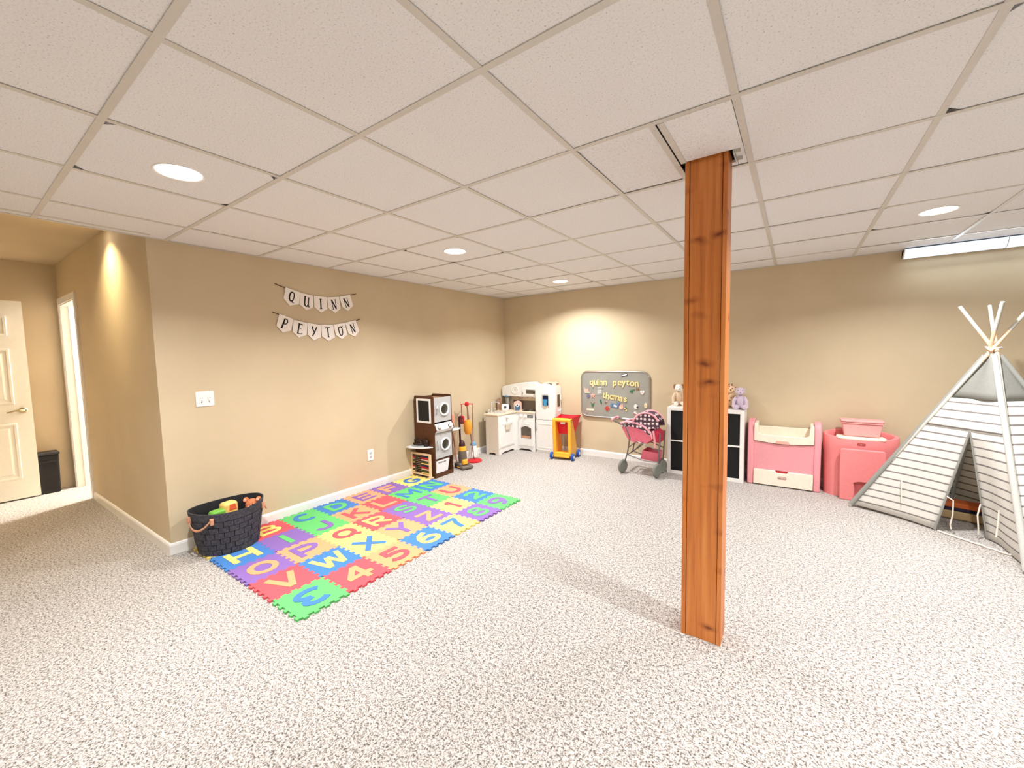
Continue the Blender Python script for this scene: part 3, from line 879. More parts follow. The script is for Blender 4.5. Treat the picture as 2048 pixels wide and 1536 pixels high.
def flat_strokes(mb, ch, M, sx, sy, depth):
    for pts, w in STROKES[ch]:
        P = [Vector((x * sx - .5 * sx, y * sy - sy, 0)) for x, y in pts]
        w_ = w * sx * 1.25
        L, R = [], []
        for i, p in enumerate(P):
            t = (P[min(i + 1, len(P) - 1)] - P[max(i - 1, 0)]).normalized()
            nrm = Vector((-t.y, t.x, 0)) * w_ / 2
            L.append(p + nrm); R.append(p - nrm)
        n = len(P)
        vs = [tuple(M @ (q + Vector((0, 0, h)))) for h in (0, depth) for q in L + R]
        fs = []
        for i in range(n - 1):
            fs += [(2 * n + i + 1, 2 * n + i, 3 * n + i, 3 * n + i + 1), (i, i + 1, n + i + 1, n + i), (i, 2 * n + i, 2 * n + i + 1, i + 1), (n + i, n + i + 1, 3 * n + i + 1, 3 * n + i)]
        fs += [(0, n, 3 * n, 2 * n), (n - 1, 3 * n - 1 - n + n - 0 if False else 3 * n - 1, 4 * n - 1, 2 * n - 1)]
        mb.add(vs, fs)
def banner(word, label, string, pens):
    b = thing('name_banner', label, 'banner', (0.0, (string[0][0] + string[-1][0]) / 2, min(p[3][1] for p in pens)))
    MB().tube([(.006, y, z) for y, z in string], .0035, 6).build('string', 'jute', b, world=True, smooth=60)
    for ch, (tl, tr, br, tip, bl) in zip(word, pens):
        q = [bl, tip, br, tr, tl]
        p = MB().prism(q, .007, .0095, 'yz').build('pennant', 'paper_white', b, world=True)
        md = p.modifiers.new('curl', 'SIMPLE_DEFORM') if False else None
        upv = Vector((0, (tl[0] + tr[0]) / 2 - (bl[0] + br[0]) / 2, (tl[1] + tr[1]) / 2 - (bl[1] + br[1]) / 2))
        rt = Vector((0, tr[0] - tl[0], tr[1] - tl[1])).normalized()
        upv = (upv - rt * upv.dot(rt)).normalized()
        c = Vector((0, sum(v[0] for v in q) / 5, sum(v[1] for v in q) / 5 + .004))
        M = frame((.0096, c.y, c.z), rt, upv)
        m = MB()
        flat_strokes(m, ch, M, .056, .047, .0006)
        m.build('painted_letter', 'ink_black', p, world=True)
        for k in (tl, tr):
            pass
banner('QUINN', 'upper paper banner of five pennants spelling QUINN', [(-3.353, 2.051), (-3.265, 2.025), (-3.146, 1.996), (-3.018, 1.978), (-2.888, 1.976), (-2.759, 1.997), (-2.635, 2.03), (-2.564, 2.047)],
       [[(-3.263, 2.032), (-3.136, 2.0), (-3.154, 1.893), (-3.237, 1.872), (-3.286, 1.932)], [(-3.136, 1.997), (-3.016, 1.983), (-3.022, 1.874), (-3.091, 1.843), (-3.149, 1.893)],
        [(-3.011, 1.983), (-2.885, 1.984), (-2.884, 1.871), (-2.95, 1.832), (-3.012, 1.879)], [(-2.882, 1.982), (-2.757, 2.0), (-2.747, 1.884), (-2.806, 1.84), (-2.873, 1.879)],
        [(-2.754, 2.0), (-2.635, 2.033), (-2.606, 1.926), (-2.667, 1.868), (-2.726, 1.903)]])
banner('PEYTON', 'lower paper banner of six pennants spelling PEYTON', [(-3.387, 1.807), (-3.331, 1.789), (-3.21, 1.75), (-3.086, 1.724), (-2.959, 1.714), (-2.835, 1.719), (-2.707, 1.743), (-2.579, 1.778), (-2.53, 1.797)],
       [[(-3.331, 1.796), (-3.212, 1.757), (-3.239, 1.653), (-3.31, 1.635), (-3.36, 1.691)], [(-3.21, 1.752), (-3.086, 1.727), (-3.1, 1.621), (-3.172, 1.594), (-3.228, 1.647)],
        [(-3.084, 1.729), (-2.959, 1.716), (-2.963, 1.603), (-3.037, 1.571), (-3.092, 1.628)], [(-2.956, 1.719), (-2.834, 1.725), (-2.822, 1.604), (-2.891, 1.568), (-2.953, 1.611)],
        [(-2.831, 1.727), (-2.707, 1.748), (-2.688, 1.633), (-2.75, 1.588), (-2.81, 1.627)], [(-2.704, 1.751), (-2.585, 1.783), (-2.549, 1.676), (-2.6, 1.617), (-2.671, 1.641)]])

# ================================================================== toy laundry centre
mat('laundry_brown', (84, 48, 22), 0.55, var=0.15, scale=40)
mat('clean_stick_grey', (128, 126, 124), 0.5)
mat('laundry_top', (176, 140, 116), 0.6)
mat('laundry_grey', (182, 182, 182), 0.5, var=0.03)
mat('porthole_dark', (52, 48, 38), 0.15, var=0.2)
mat('chalkboard', (24, 24, 20), 0.7, var=0.2)
mat('shelf_white', (236, 236, 236), 0.45, var=0.02)
LX0, LX1, LY0, LY1, LH = .03, .345, -1.877, -1.58, .945
lc = thing('toy_laundry_center', 'brown toy washer and dryer tower with grey porthole doors', 'toy washer', ((LX0 + LX1) / 2, (LY0 + LY1) / 2, 0))
side = [(LX0, 0), (LX1, 0), (LX1, .52), (LX1 + .035, .555), (LX1 + .01, .615), (LX1, .63), (LX1, LH - .012), (LX1 - .012, LH), (LX0 + .012, LH), (LX0, LH - .012)]
for y0 in (LY0, LY1 - .012):
    MB().prism(side, y0, y0 + .012, 'xz').build('side_panel', 'laundry_brown', lc, world=True)
MB().box(LX0, LX0 + .008, LY0 + .012, LY1 - .012, .0, LH - .02).build('back_panel', 'laundry_brown', lc, world=True)
MB().box(LX0, LX1 - .004, LY0 + .012, LY1 - .012, LH - .045, LH - .035).build('top_panel', 'laundry_top', lc, world=True)
MB().box(LX0, LX1 - .004, LY0 + .012, LY1 - .012, .20, .21).build('bottom_shelf', 'laundry_brown', lc, world=True)
MB().box(LX1 - .012, LX1 - .002, LY0 + .012, LY1 - .012, .0, .045).build('plinth', 'laundry_brown', lc, world=True)
yc = (LY0 + LY1) / 2
def washer_door(z0, z1, zc):
    dd = MB().box(LX1 - .012, LX1 - .001, LY0 + .013, LY1 - .013, z0, z1).build('door', 'laundry_grey', lc, world=True)
    MB().lathe([(.066, 0), (.078, .004), (.078, .016), (.068, .022), (.058, .014), (.056, 0)], (LX1 - .002, yc + .02, zc), 16, axis='x').build('porthole_ring', 'shelf_white', dd, world=True, smooth=30)
    MB().lathe([(0, .001), (.058, .001), (.052, .009), (0, .013)], (LX1 - .002, yc + .02, zc), 20, axis='x').build('porthole_glass', 'porthole_dark', dd, world=True, smooth=60)
    ay = LY0 + .048
    MB().tube([(LX1 - .002, ay, zc - .05), (LX1 + .012, ay - .004, zc - .044), (LX1 + .018, ay - .012, zc), (LX1 + .012, ay - .004, zc + .044), (LX1 - .002, ay, zc + .05)], .006, 8).build('handle', 'chrome', dd, world=True, smooth=60)
washer_door(.645, .925, .785)
washer_door(.22, .515, .375)
cp = MB().prism([(LX1 - .012, .52), (LX1, .52), (LX1 + .033, .556), (LX1 + .008, .612), (LX1 - .012, .625)], LY0 + .012, LY1 - .012, 'xz').build('control_panel', 'shelf_white', lc, world=True)
for yk in (LY0 + .06, LY1 - .065):
    kb = MB().cyl((LX1 + .014, yk, .580), (LX1 + .030, yk, .588), .027, .026, 16).build('knob_collar', 'clean_stick_grey', cp, world=True, smooth=40)
    MB().cyl((LX1 + .026, yk, .585), (LX1 + .056, yk, .600), .021, .018, 16).build('knob', 'shelf_white', kb, world=True, smooth=40)
bn = MB().hexa([(LX1 - .25, LY0 + .02, .05), (LX1 - .012, LY0 + .02, .05), (LX1 - .012, LY1 - .085, .05), (LX1 - .25, LY1 - .085, .05)],
               [(LX1 - .25, LY0 + .02, .195), (LX1 + .004, LY0 + .02, .195), (LX1 + .004, LY1 - .065, .195), (LX1 - .25, LY1 - .065, .195)]).build('laundry_bin', 'shelf_white', lc, world=True)
for k in range(6):
    yy = LY0 + .05 + k * .022
    MB().box(LX1 + .001, LX1 + .0035, yy, yy + .014, .168, .178).build('bin_slot', 'switch_dark', bn, world=True)
cb = MB().ring(rrect(.075, .305, .635, .915, .004, 2), rrect(.098, .282, .658, .892, .003, 2), LY0 - .008, LY0, 'xz').build('chalkboard_frame', 'shelf_white', lc, world=True)
MB().box(.096, .284, LY0 - .004, LY0 - .0005, .656, .894).build('chalkboard', 'chalkboard', cb, world=True)
sh = MB().prism([(.02, LY0 - .14), (.10, LY0 - .155), (.24, LY0 - .10), (.32, LY0), (.0 + .02, LY0)], .355, .367).build('ironing_shelf', 'shelf_white', lc, world=True, bevel=.002)
MB().prism([(.05, LY1), (.34, LY1), (.335, LY1 + .13), (.30, LY1 + .19), (.20, LY1 + .14)], .50, .512).build('ironing_board', 'shelf_white', lc, world=True, bevel=.002)
# toy iron on the side shelf
mat('iron_grey', (150, 156, 156), 0.4); mat('iron_dark', (40, 22, 18), 0.4)
ir = thing('toy_iron', 'grey toy iron with a dark handle on the white side shelf', 'toy iron', (.15, LY0 - .06, .367))
MB().prism([(-.085, -.035), (.03, -.04), (.085, 0), (.03, .04), (-.085, .035)], 0, .014).build('sole_plate', 'iron_grey', ir, bevel=.004)
MB().prism([(-.07, -.028), (.02, -.03), (.06, 0), (.02, .03), (-.07, .028)], .014, .045).build('body', 'iron_dark', ir, bevel=.012, seg=3, smooth=40)
MB().tube([(-.06, 0, .04), (-.062, 0, .075), (-.03, 0, .088), (.02, 0, .08), (.04, 0, .045)], .010, 8).build('handle', 'iron_dark', ir, smooth=60)
rb = MB().ball((.02, .0, .0), (.001, .001, .001))
pm = thing('toy_pompom', 'small dark round toy leaning behind the iron', 'toy', (.235, LY0 - .03, .367))
MB().ball((0, 0, .045), (.045, .026, .045)).build('ball', 'iron_dark', pm, smooth=180)
MB().cyl((0, 0, .085), (0, 0, .1), .008, n=8).build('stub', 'iron_dark', pm, smooth=60)

# ================================================================== abacus
AB = (.165, -1.925)
ab = thing('abacus', 'pine bead abacus standing on the floor beside the laundry tower', 'abacus', (AB[0], AB[1], .013))
for x0 in (-.16, .137):
    MB().box(x0, x0 + .023, -.012, .012, .012, .275).build('upright', 'pale_pine', ab, bevel=.002)
MB().box(-.137, .137, -.010, .010, .255, .275).build('top_rail', 'pale_pine', ab)
MB().box(-.137, .137, -.010, .010, .022, .036).build('bottom_rail', 'pale_pine', ab)
for x0 in (-.168, .132):
    MB().box(x0, x0 + .04, -.030, .030, 0, .012).build('foot', 'pale_pine', ab, bevel=.002)
bead_cols = [('bead_blue', (40, 44, 80)), ('bead_red', (206, 40, 52)), ('bead_peach', (240, 190, 160)), ('bead_green', (60, 82, 52)), ('bead_yellow', (236, 206, 120))]
for k, c in bead_cols: mat(k, c, 0.35)
for r in range(10):
    z = .048 + r * .0213
    MB().cyl((-.138, 0, z), (.138, 0, z), .0018, n=6).build('rod', 'chrome', ab)
    for b_ in range(10):
        xx = .130 - b_ * .0165 if b_ < 8 else -.13 + (b_ - 8) * .0165
        k = bead_cols[(9 - r) % 5][0]
        if ('bead', k) not in TILES:
            TILES[('bead', k)] = MB().lathe([(.002, -.0075), (.0085, -.004), (.0085, .004), (.002, .0075)], (0, 0, 0), 8, axis='x').mesh('bead', k, 40)
        piece('bead', TILES[('bead', k)], ab, (xx, 0, z))

# ================================================================== toy cleaning set
mat('clean_red', (206, 36, 44), 0.4); mat('clean_stick', (150, 112, 98), 0.5); mat('duster_orange', (246, 160, 54), 0.95, var=0.2, scale=120, bump=1.0, bscale=180)
mat('mop_blue', (112, 156, 190), 0.6); mat('mop_white', (240, 236, 230), 0.9); mat('vac_grey', (104, 94, 84), 0.4, var=0.1); mat('vac_yellow', (246, 178, 54), 0.4); mat('vac_dark', (62, 26, 28), 0.45)
mat('broom_brown', (112, 92, 74), 0.9, var=0.2, bump=0.6, bscale=200); mat('stick_pink', (220, 150, 124), 0.5); mat('stick_cream', (222, 190, 150), 0.5)
SC = (.225, -1.06)
st = thing('cleaning_tool_stand', 'red toy cleaning stand with round base and hook crown', 'toy stand', (SC[0], SC[1], 0))
MB().lathe([(0, 0), (.105, 0), (.108, .012), (.09, .024), (.03, .032), (0, .034)], n=28).build('base', 'clean_red', st, smooth=40)
MB().cyl((0, 0, .03), (-.08, -.02, .76), .009, n=10).build('pole', 'clean_stick', st, smooth=60)
cr = MB().lathe([(0, .735), (.022, .735), (.03, .76), (.022, .785), (0, .79)], (-.08, -.02, 0), n=16).build('crown', 'clean_red', st, smooth=40)
HK = []
for k in range(4):
    a = math.pi / 4 + k * math.pi / 2
    c_, s_ = math.cos(a), math.sin(a)
    MB().tube([(-.08 + q * c_, -.02 + q * s_, z) for q, z in ((.015, .762), (.05, .765), (.072, .755), (.08, .77))], .006, 6).build('hook', 'clean_red', cr, smooth=60)
    HK.append((SC[0] - .08 + .07 * c_, SC[1] - .02 + .07 * s_))
def hang(name, label, hook, zlen, stick='clean_stick'):
    t = thing(name, label, 'cleaning toy', (hook[0], hook[1], .0))
    MB().cyl((0, 0, zlen), (0, 0, .752), .007, n=8).build('stick', stick, t, smooth=60)
    MB().tube([(0, 0, .745), (.006, 0, .753), (0, 0, .762), (-.006, 0, .753)], .003, 6, closed=True).build('loop', 'clean_red', t, smooth=60)
    return t
du = hang('toy_duster', 'fluffy orange toy duster hanging on the red stand', HK[3], .54)
mb = MB()
rows = []
for i in range(11):
    u = i / 10
    r = .054 * (math.sin(math.pi * (.12 + .76 * u)) ** .5)
    rows.append([((r + random.uniform(-.004, .004)) * math.cos(2 * math.pi * k / 16), (r + random.uniform(-.004, .004)) * math.sin(2 * math.pi * k / 16), .375 + .185 * u) for k in range(16)])
mb.grid(rows, close=True)
mb.add([(0, 0, .37)] + rows[0], [(0, 1 + (k + 1) % 16, 1 + k) for k in range(16)]); mb.add([(0, 0, .565)] + rows[-1], [(0, 1 + k, 1 + (k + 1) % 16) for k in range(16)])
mb.build('plume', 'duster_orange', du, smooth=180)
mp = hang('toy_mop', 'toy mop with blue cap and white strands hanging on the red stand', HK[0], .24)
MB().lathe([(0, .262), (.018, .258), (.036, .238), (.042, .215), (.04, .208), (0, .205)], n=16).build('cap', 'mop_blue', mp, smooth=40)
for k in range(18):
    a = 2 * math.pi * k / 18 + random.uniform(-.1, .1)
    c_, s_ = math.cos(a), math.sin(a)
    q = random.uniform(.8, 1.2)
    MB().tube([(.028 * c_, .028 * s_, .212), (.044 * q * c_, .044 * q * s_, .15), (.052 * q * c_, .052 * q * s_, .08), (.058 * q * c_, .058 * q * s_, .045 + random.uniform(0, .02))], .0068, 6).build('strand', 'mop_white', mp, smooth=60)
bs = hang('toy_brush', 'small maroon toy dustpan brush hanging on the red stand', HK[2], .60)
MB().prism(rrect(-.035, .035, .50, .61, .02), -.012, .012, 'xz').build('pan', 'clean_red', bs, bevel=.004)
# upright toy vacuum
vc = thing('toy_vacuum', 'yellow and grey upright toy vacuum cleaner beside the laundry tower', 'toy vacuum', (.33, -1.375, 0), math.radians(-18))
MB().prism(rrect(-.085, .03, -.075, .075, .03), .012, .075).build('base', 'vac_grey', vc, bevel=.02, seg=3, smooth=40)
MB().prism(rrect(.02, .10, -.08, .08, .02), .008, .045).build('nozzle', 'vac_grey', vc, bevel=.012, smooth=40)
MB().prism(rrect(-.02, .045, -.035, .035, .015), .05, .115).build('yellow_cover', 'vac_yellow', vc, bevel=.012, seg=3, smooth=40)
MB().box(-.055, .015, -.078, .078, .015, .032).build('yellow_strip', 'vac_yellow', vc, bevel=.006)
for s in (-1, 1):
    MB().lathe([(0, -.012), (.03, -.012), (.034, 0), (.03, .012), (0, .012)], (-.07, s * .07, .034), 16, axis='y').build('wheel', 'black_metal', vc, smooth=40)
MB().lathe([(0, .075), (.048, .08), (.055, .12), (.052, .19), (.044, .22), (0, .225)], (-.03, 0, 0), 18).build('canister', 'vac_grey', vc, smooth=40)
MB().lathe([(0, .22), (.046, .22), (.046, .265), (.04, .275), (0, .276)], (-.032, 0, 0), 18).build('yellow_band', 'vac_yellow', vc, smooth=40)
MB().lathe([(0, .275), (.042, .275), (.034, .32), (.018, .345), (0, .35)], (-.034, 0, 0), 16).build('cap', 'vac_dark', vc, smooth=60)
MB().tube([(-.06, 0, .08), (-.075, 0, .35), (-.085, 0, .6)], [.014, .013, .012], 10).build('handle_tube', 'vac_dark', vc, smooth=60)
MB().tube([(-.085, 0, .60), (-.085, 0, .635), (-.06, 0, .645), (-.02, .0, .61), (-.005, 0, .575), (-.03, 0, .565), (-.082, 0, .56)], .010, 8).build('grip', 'vac_dark', vc, smooth=60)
# brooms leaning in the gap behind the tower
for nm, lab, x, y, top, hm, sm in (('toy_broom', 'toy broom with grey brown bristles up, leaning behind the laundry tower', .09, -1.47, .80, 'broom_brown', 'stick_cream'),
                                  ('toy_sweeper', 'toy sweeper with an orange pink stick leaning behind the laundry tower', .15, -1.39, .66, 'stick_pink', 'stick_pink')):
    t = thing(nm, lab, 'cleaning toy', (x, y, 0))
    MB().tube([(.06, .02, .0), (.03, .01, top * .5), (0, 0, top - .1)], .009, 8).build('stick', sm, t, smooth=60)
    MB().hexa([(-.022, -.03, top - .12), (.022, -.03, top - .12), (.022, .03, top - .12), (-.022, .03, top - .12)], [(-.018, -.042, top), (.018, -.042, top), (.018, .042, top), (-.018, .042, top)]).build('bristles', hm, t, bevel=.006)
    MB().box(-.024, .024, -.032, .032, top - .15, top - .118).build('head', hm, t, bevel=.006)
# ================================================================== play kitchen in the corner
mat('kitchen_white', (236, 235, 231), 0.5, var=0.02)
mat('kitchen_side', (224, 214, 198), 0.5, var=0.02)
mat('counter_beige', (232, 214, 190), 0.45, var=0.05)
mat('oven_glass', (92, 82, 70), 0.15, var=0.25, scale=14)
mat('backsplash', (126, 112, 100), 0.5, var=0.3, scale=70)
mat('grout_pale', (196, 184, 168), 0.7)
mat('sink_grey', (196, 192, 186), 0.35)
mat('window_brown', (78, 66, 34), 0.2, var=0.2)
mat('dispenser_navy', (14, 30, 62), 0.3); mat('dispenser_blue', (70, 150, 196), 0.25)
mat('clock_face', (246, 244, 238), 0.5); mat('clock_grey', (150, 148, 142), 0.5)
KX, KY = .335, -.225          # inner corner: the sink front stands at x = KX, the stove front at y = KY
KL = -.66                     # near end of the sink unit
KC = .575                     # counter height
FX0, FX1, FY = .660, .985, -.205   # fridge
kt = thing('play_kitchen', 'white corner play kitchen with sink, oven, hood clock and fridge', 'play kitchen', (.45, -.3, 0))
def scallop(a0, a1, h0, h1, foot=.045, lip=.035, n=12):
    """Front apron with a curved cut-out between two feet."""
    L = a1 - a0
    pts = [(a0, 0), (a0 + foot, 0)]
    for i in range(n + 1):
        u = i / n
        z = lip * (math.sin(math.pi * u) ** .45) * (1 - .25 * math.sin(math.pi * u) ** 6)
        pts.append((a0 + foot + u * (L - 2 * foot), z))
    pts += [(a1 - foot, 0), (a1, 0), (a1, h1), (a0, h1)]
    out = []
    for p in pts:
        if not out or abs(p[0] - out[-1][0]) + abs(p[1] - out[-1][1]) > 1e-5: out.append(p)
    return out
# carcass panels
MB().prism(scallop(.118, KX + .0005, 0, KC - .02), KL, KL + .012, 'xz').build('end_panel', 'kitchen_side', kt, world=True)
MB().prism(scallop(KL + .0122, KY, 0, KC - .02), KX - .012, KX, 'yz').build('sink_front', 'kitchen_white', kt, world=True)
MB().prism(scallop(KX, FX0, 0, KC - .02), KY, KY + .012, 'xz').build('stove_front', 'kitchen_white', kt, world=True)
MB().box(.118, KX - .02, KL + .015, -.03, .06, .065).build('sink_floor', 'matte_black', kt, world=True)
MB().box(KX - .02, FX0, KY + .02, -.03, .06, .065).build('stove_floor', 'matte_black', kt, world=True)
# worktops
MB().prism([(.095, KL - .02), (KX + .005, KL - .02), (KX + .018, KY - .012), (FX0, KY - .012), (FX0, -.03), (.03, -.03), (.03, -.30), (.095, -.36)], KC - .02, KC).build('worktop', 'counter_beige', kt, world=True, bevel=.004)
# sink door with towel rail and knob, oven door
dr = MB().box(KX, KX + .008, KL + .03, KY - .055, .095, .455).build('cabinet_door', 'kitchen_white', kt, world=True, bevel=.002)
MB().ring(rrect(KL + .045, KY - .07, .11, .44, .005, 2), rrect(KL + .065, KY - .09, .13, .42, .005, 2), KX + .008, KX + .011, 'yz').build('door_moulding', 'kitchen_white', dr, world=True)
MB().lathe([(0, 0), (.012, 0), (.016, .012), (.02, .03), (.012, .04), (0, .04)], (KX + .004, -.46, .515), 14, axis='x').build('tap_knob', 'kitchen_white', kt, world=True, smooth=40)
MB().cyl((KX + .022, -.52, .405), (KX + .022, -.36, .405), .005, n=8).build('towel_rail', 'clock_grey', dr, world=True, smooth=60)
mat('towel_stripe', (206, 198, 178), 0.9, var=0.15, scale=90)
MB().box(KX + .014, KX + .03, -.505, -.40, .335, .412).build('towel', 'towel_stripe', dr, world=True, bevel=.003)
ov = MB().box(KX + .055, FX0 - .025, KY - .010, KY, .075, .445).build('oven_door', 'kitchen_white', kt, world=True, bevel=.002)
ox0, ox1 = KX + .10, FX0 - .055
arch = [(ox0, .19), (ox1, .19)] + [(ox1 + (ox0 - ox1) * u, .335 + .028 * math.sin(math.pi * u)) for u in [i / 8 for i in range(9)]]
MB().prism(arch, KY - .013, KY - .009, 'xz').build('oven_window', 'oven_glass', ov, world=True)
MB().cyl((ox0 + .02, KY - .03, .405), (ox1 - .02, KY - .03, .405), .006, n=8).build('oven_handle', 'kitchen_white', ov, world=True, smooth=60)
MB().box(ox0 + .01, ox1 - .01, KY - .0135, KY - .0125, .195, .225).build('oven_rack', 'leather', ov, world=True)
for k in range(2):
    MB().lathe([(0, 0), (.028, 0), (.026, -.012), (.012, -.016), (.010, -.03), (0, -.03)], (KX + .095 + k * .075, KY, .505), 16, axis='y').build('stove_knob', 'kitchen_white', kt, world=True, smooth=40)
MB().box(KX + .205, KX + .295, KY - .003, KY, .49, .525).build('stove_display', 'switch_dark', kt, world=True)
m = MB()
put_glyph(m, '12:00', frame((KX + .25, KY - .0031, .508), (1, 0, 0), (0, 0, 1)), w=.06, h=.018, depth=.0006)
m.build('display_digits', 'white_plastic', kt, world=True)
for k in range(2):
    MB().lathe([(0, .001), (.062, .001), (.062, .006), (.05, .009), (0, .009)], (KX + .125 + k * .135, -.128, KC - .001), 22, sy=.8).build('burner', 'matte_black', kt, world=True, smooth=40)
# basin and tap
MB().ring(circ(.225, -.47, .095, 24, .105), circ(.225, -.47, .08, 24, .09), KC - .001, KC + .006).build('basin_rim', 'sink_grey', kt, world=True)
MB().prism(circ(.225, -.47, .08, 24, .09), KC - .0005, KC + .001).build('basin', 'sink_grey', kt, world=True)
tp = MB().lathe([(0, 0), (.02, 0), (.014, .012), (.011, .09), (.011, .145), (0, .15)], (.118, -.52, KC), 14).build('tap_post', 'sink_grey', kt, world=True, smooth=40)
MB().tube([(.118, -.52, KC + .14), (.14, -.50, KC + .15), (.20, -.46, KC + .145), (.205, -.452, KC + .12)], .008, 8).build('spout', 'sink_grey', tp, world=True, smooth=60)
for (tx, ty) in ((.118, -.585), (.125, -.445)):
    MB().lathe([(0, 0), (.014, 0), (.009, .012), (.009, .03), (.018, .036), (.018, .05), (0, .056)], (tx, ty, KC), 12).build('tap_handle', 'sink_grey', tp, world=True, smooth=40)
# backsplash, hood with clock and microwave
MB().box(.03, FX0, -.03, -.02, KC, .93).build('back_panel', 'counter_beige', kt, world=True)
sp = MB().box(.17, FX0, -.036, -.030, KC, .715).build('splash_panel', 'grout_pale', kt, world=True)
tm = MB().box(-.0125, .0125, 0, .004, 0, .0205).mesh('splash_tile', 'backsplash')
for r in range(6):
    for c in range(18):
        xx = .187 + c * .0265
        if xx > FX0 - .014: continue
        o_ = piece('splash_tile', tm, sp, (xx - kt.location.x, -.0405 - kt.location.y, KC + .004 + r * .0225))
hood = [(.03, .775), (FX0 - .003, .775), (FX0 - .003, .965)] + [(FX0 - .003 + (.05 - FX0) * u, .965 + .03 * math.sin(math.pi * (.5 + .0 * u)) * (1 - u) * (u > .0) + .012 * math.sin(math.pi * u) - .045 * u * u) for u in [i / 10 for i in range(1, 11)]] + [(.03, .90)]
MB().prism(hood, -.135, -.020, 'xz').build('hood', 'kitchen_white', kt, world=True, bevel=.006)
ck = MB().lathe([(0, 0), (.062, 0), (.062, -.006), (.054, -.008), (.052, -.004), (0, -.004)], (.27, -.136, .875), 28, axis='y').build('clock', 'clock_face', kt, world=True, smooth=30)
for k in range(12):
    a = math.pi * k / 6
    MB().box(.27 + .044 * math.sin(a) - .003, .27 + .044 * math.sin(a) + .003, -.1415, -.140, .875 + .044 * math.cos(a) - .004, .875 + .044 * math.cos(a) + .004).build('hour_mark', 'clock_grey', ck, world=True)
MB().box(.268, .272, -.1425, -.1412, .872, .905).build('clock_hand', 'switch_dark', ck, world=True)
MB().box(.268, .292, -.1425, -.1412, .873, .877).build('clock_hand', 'switch_dark', ck, world=True)
mw = MB().prism(rrect(.405, FX0 - .012, .80, .905, .006, 2), -.145, -.134, 'xz').build('microwave_door', 'kitchen_white', kt, world=True)
MB().box(.475, FX0 - .035, -.1475, -.1445, .828, .885).build('microwave_window', 'oven_glass', mw, world=True)
MB().box(.415, .422, -.156, -.145, .815, .85).build('microwave_handle', 'clock_grey', mw, world=True)
for k in range(4):
    MB().tube([(.27 + k * .085, -.05, .772), (.27 + k * .085, -.06, .758), (.27 + k * .085, -.068, .764)], .004, 6).build('utensil_hook', 'switch_dark', kt, world=True)
# fridge
fr = [(FX0, .0), (FX1, .0), (FX1, .945)] + [(FX1 + (FX0 - FX1) * u, .945 + .04 * math.sin(math.pi * u)) for u in [i / 10 for i in range(1, 10)]] + [(FX0, .945)]
MB().prism(fr, FY + .012, FY + .024, 'xz').build('fridge_front', 'kitchen_white', kt, world=True)
MB().box(FX0, FX0 + .012, FY + .024, -.03, .0, .945).build('fridge_side', 'kitchen_white', kt, world=True)
fs = MB().prism(scallop(FY + .024, -.03, 0, .945, .02, .02), FX1 - .012, FX1, 'yz').build('fridge_side', 'kitchen_white', kt, world=True)
MB().box(FX0 + .012, FX1 - .012, FY + .024, -.03, .933, .943).build('fridge_top', 'kitchen_white', kt, world=True)
MB().box(FX0 + .012, FX1 - .012, -.04, -.03, .02, .933).build('fridge_back', 'kitchen_white', kt, world=True)
ft = [(FX0 + .006, .475), (FX1 - .006, .475), (FX1 - .006, .93)] + [(FX1 - .006 + (FX0 - FX1 + .012) * u, .93 + .04 * math.sin(math.pi * u)) for u in [i / 10 for i in range(1, 10)]] + [(FX0 + .006, .93)]
fd = MB().prism(ft, FY, FY + .012, 'xz').build('freezer_door', 'kitchen_white', kt, world=True, bevel=.003)
bd = MB().box(FX0 + .006, FX1 - .006, FY, FY + .012, .03, .465).build('fridge_door', 'kitchen_white', kt, world=True, bevel=.003)
MB().ring(rrect(FX0 + .04, FX1 - .04, .07, .42, .01, 3), rrect(FX0 + .052, FX1 - .052, .082, .408, .01, 3), FY - .003, FY, 'xz').build('door_moulding', 'kitchen_white', bd, world=True)
for dd, z0, z1 in ((fd, .49, .60), (bd, .32, .43)):
    MB().tube([(FX0 + .02, FY, z0), (FX0 + .02, FY - .02, z0 + .012), (FX0 + .02, FY - .02, z1 - .012), (FX0 + .02, FY, z1)], .005, 8).build('door_handle', 'clock_grey', dd, world=True, smooth=60)
ds = MB().ring(rrect(.775, .895, .665, .835, .004, 2), rrect(.790, .880, .68, .82, .003, 2), FY - .006, FY, 'xz').build('dispenser_frame', 'sink_grey', fd, world=True)
MB().box(.789, .881, FY - .002, FY - .0005, .679, .821).build('dispenser_recess', 'dispenser_navy', fd, world=True)
MB().hexa([(.815, FY - .02, .682), (.86, FY - .02, .682), (.86, FY - .002, .682), (.815, FY - .002, .682)], [(.807, FY - .02, .765), (.868, FY - .02, .765), (.868, FY - .002, .765), (.807, FY - .002, .765)]).build('dispenser_cup', 'dispenser_blue', fd, world=True)
MB().box(FX1, FX1 + .004, FY + .065, FY + .135, .66, .83).build('side_window', 'window_brown', fs, world=True, bevel=.002)
ph = MB().box(FX1, FX1 + .012, FY + .145, FY + .165, .75, .815).build('side_phone', 'kitchen_white', fs, world=True, bevel=.003)
MB().tube([(FX1, FY + .10, .60), (FX1 + .02, FY + .10, .605), (FX1 + .022, FY + .13, .62)], .006, 6).build('side_peg', 'kitchen_white', fs, world=True)
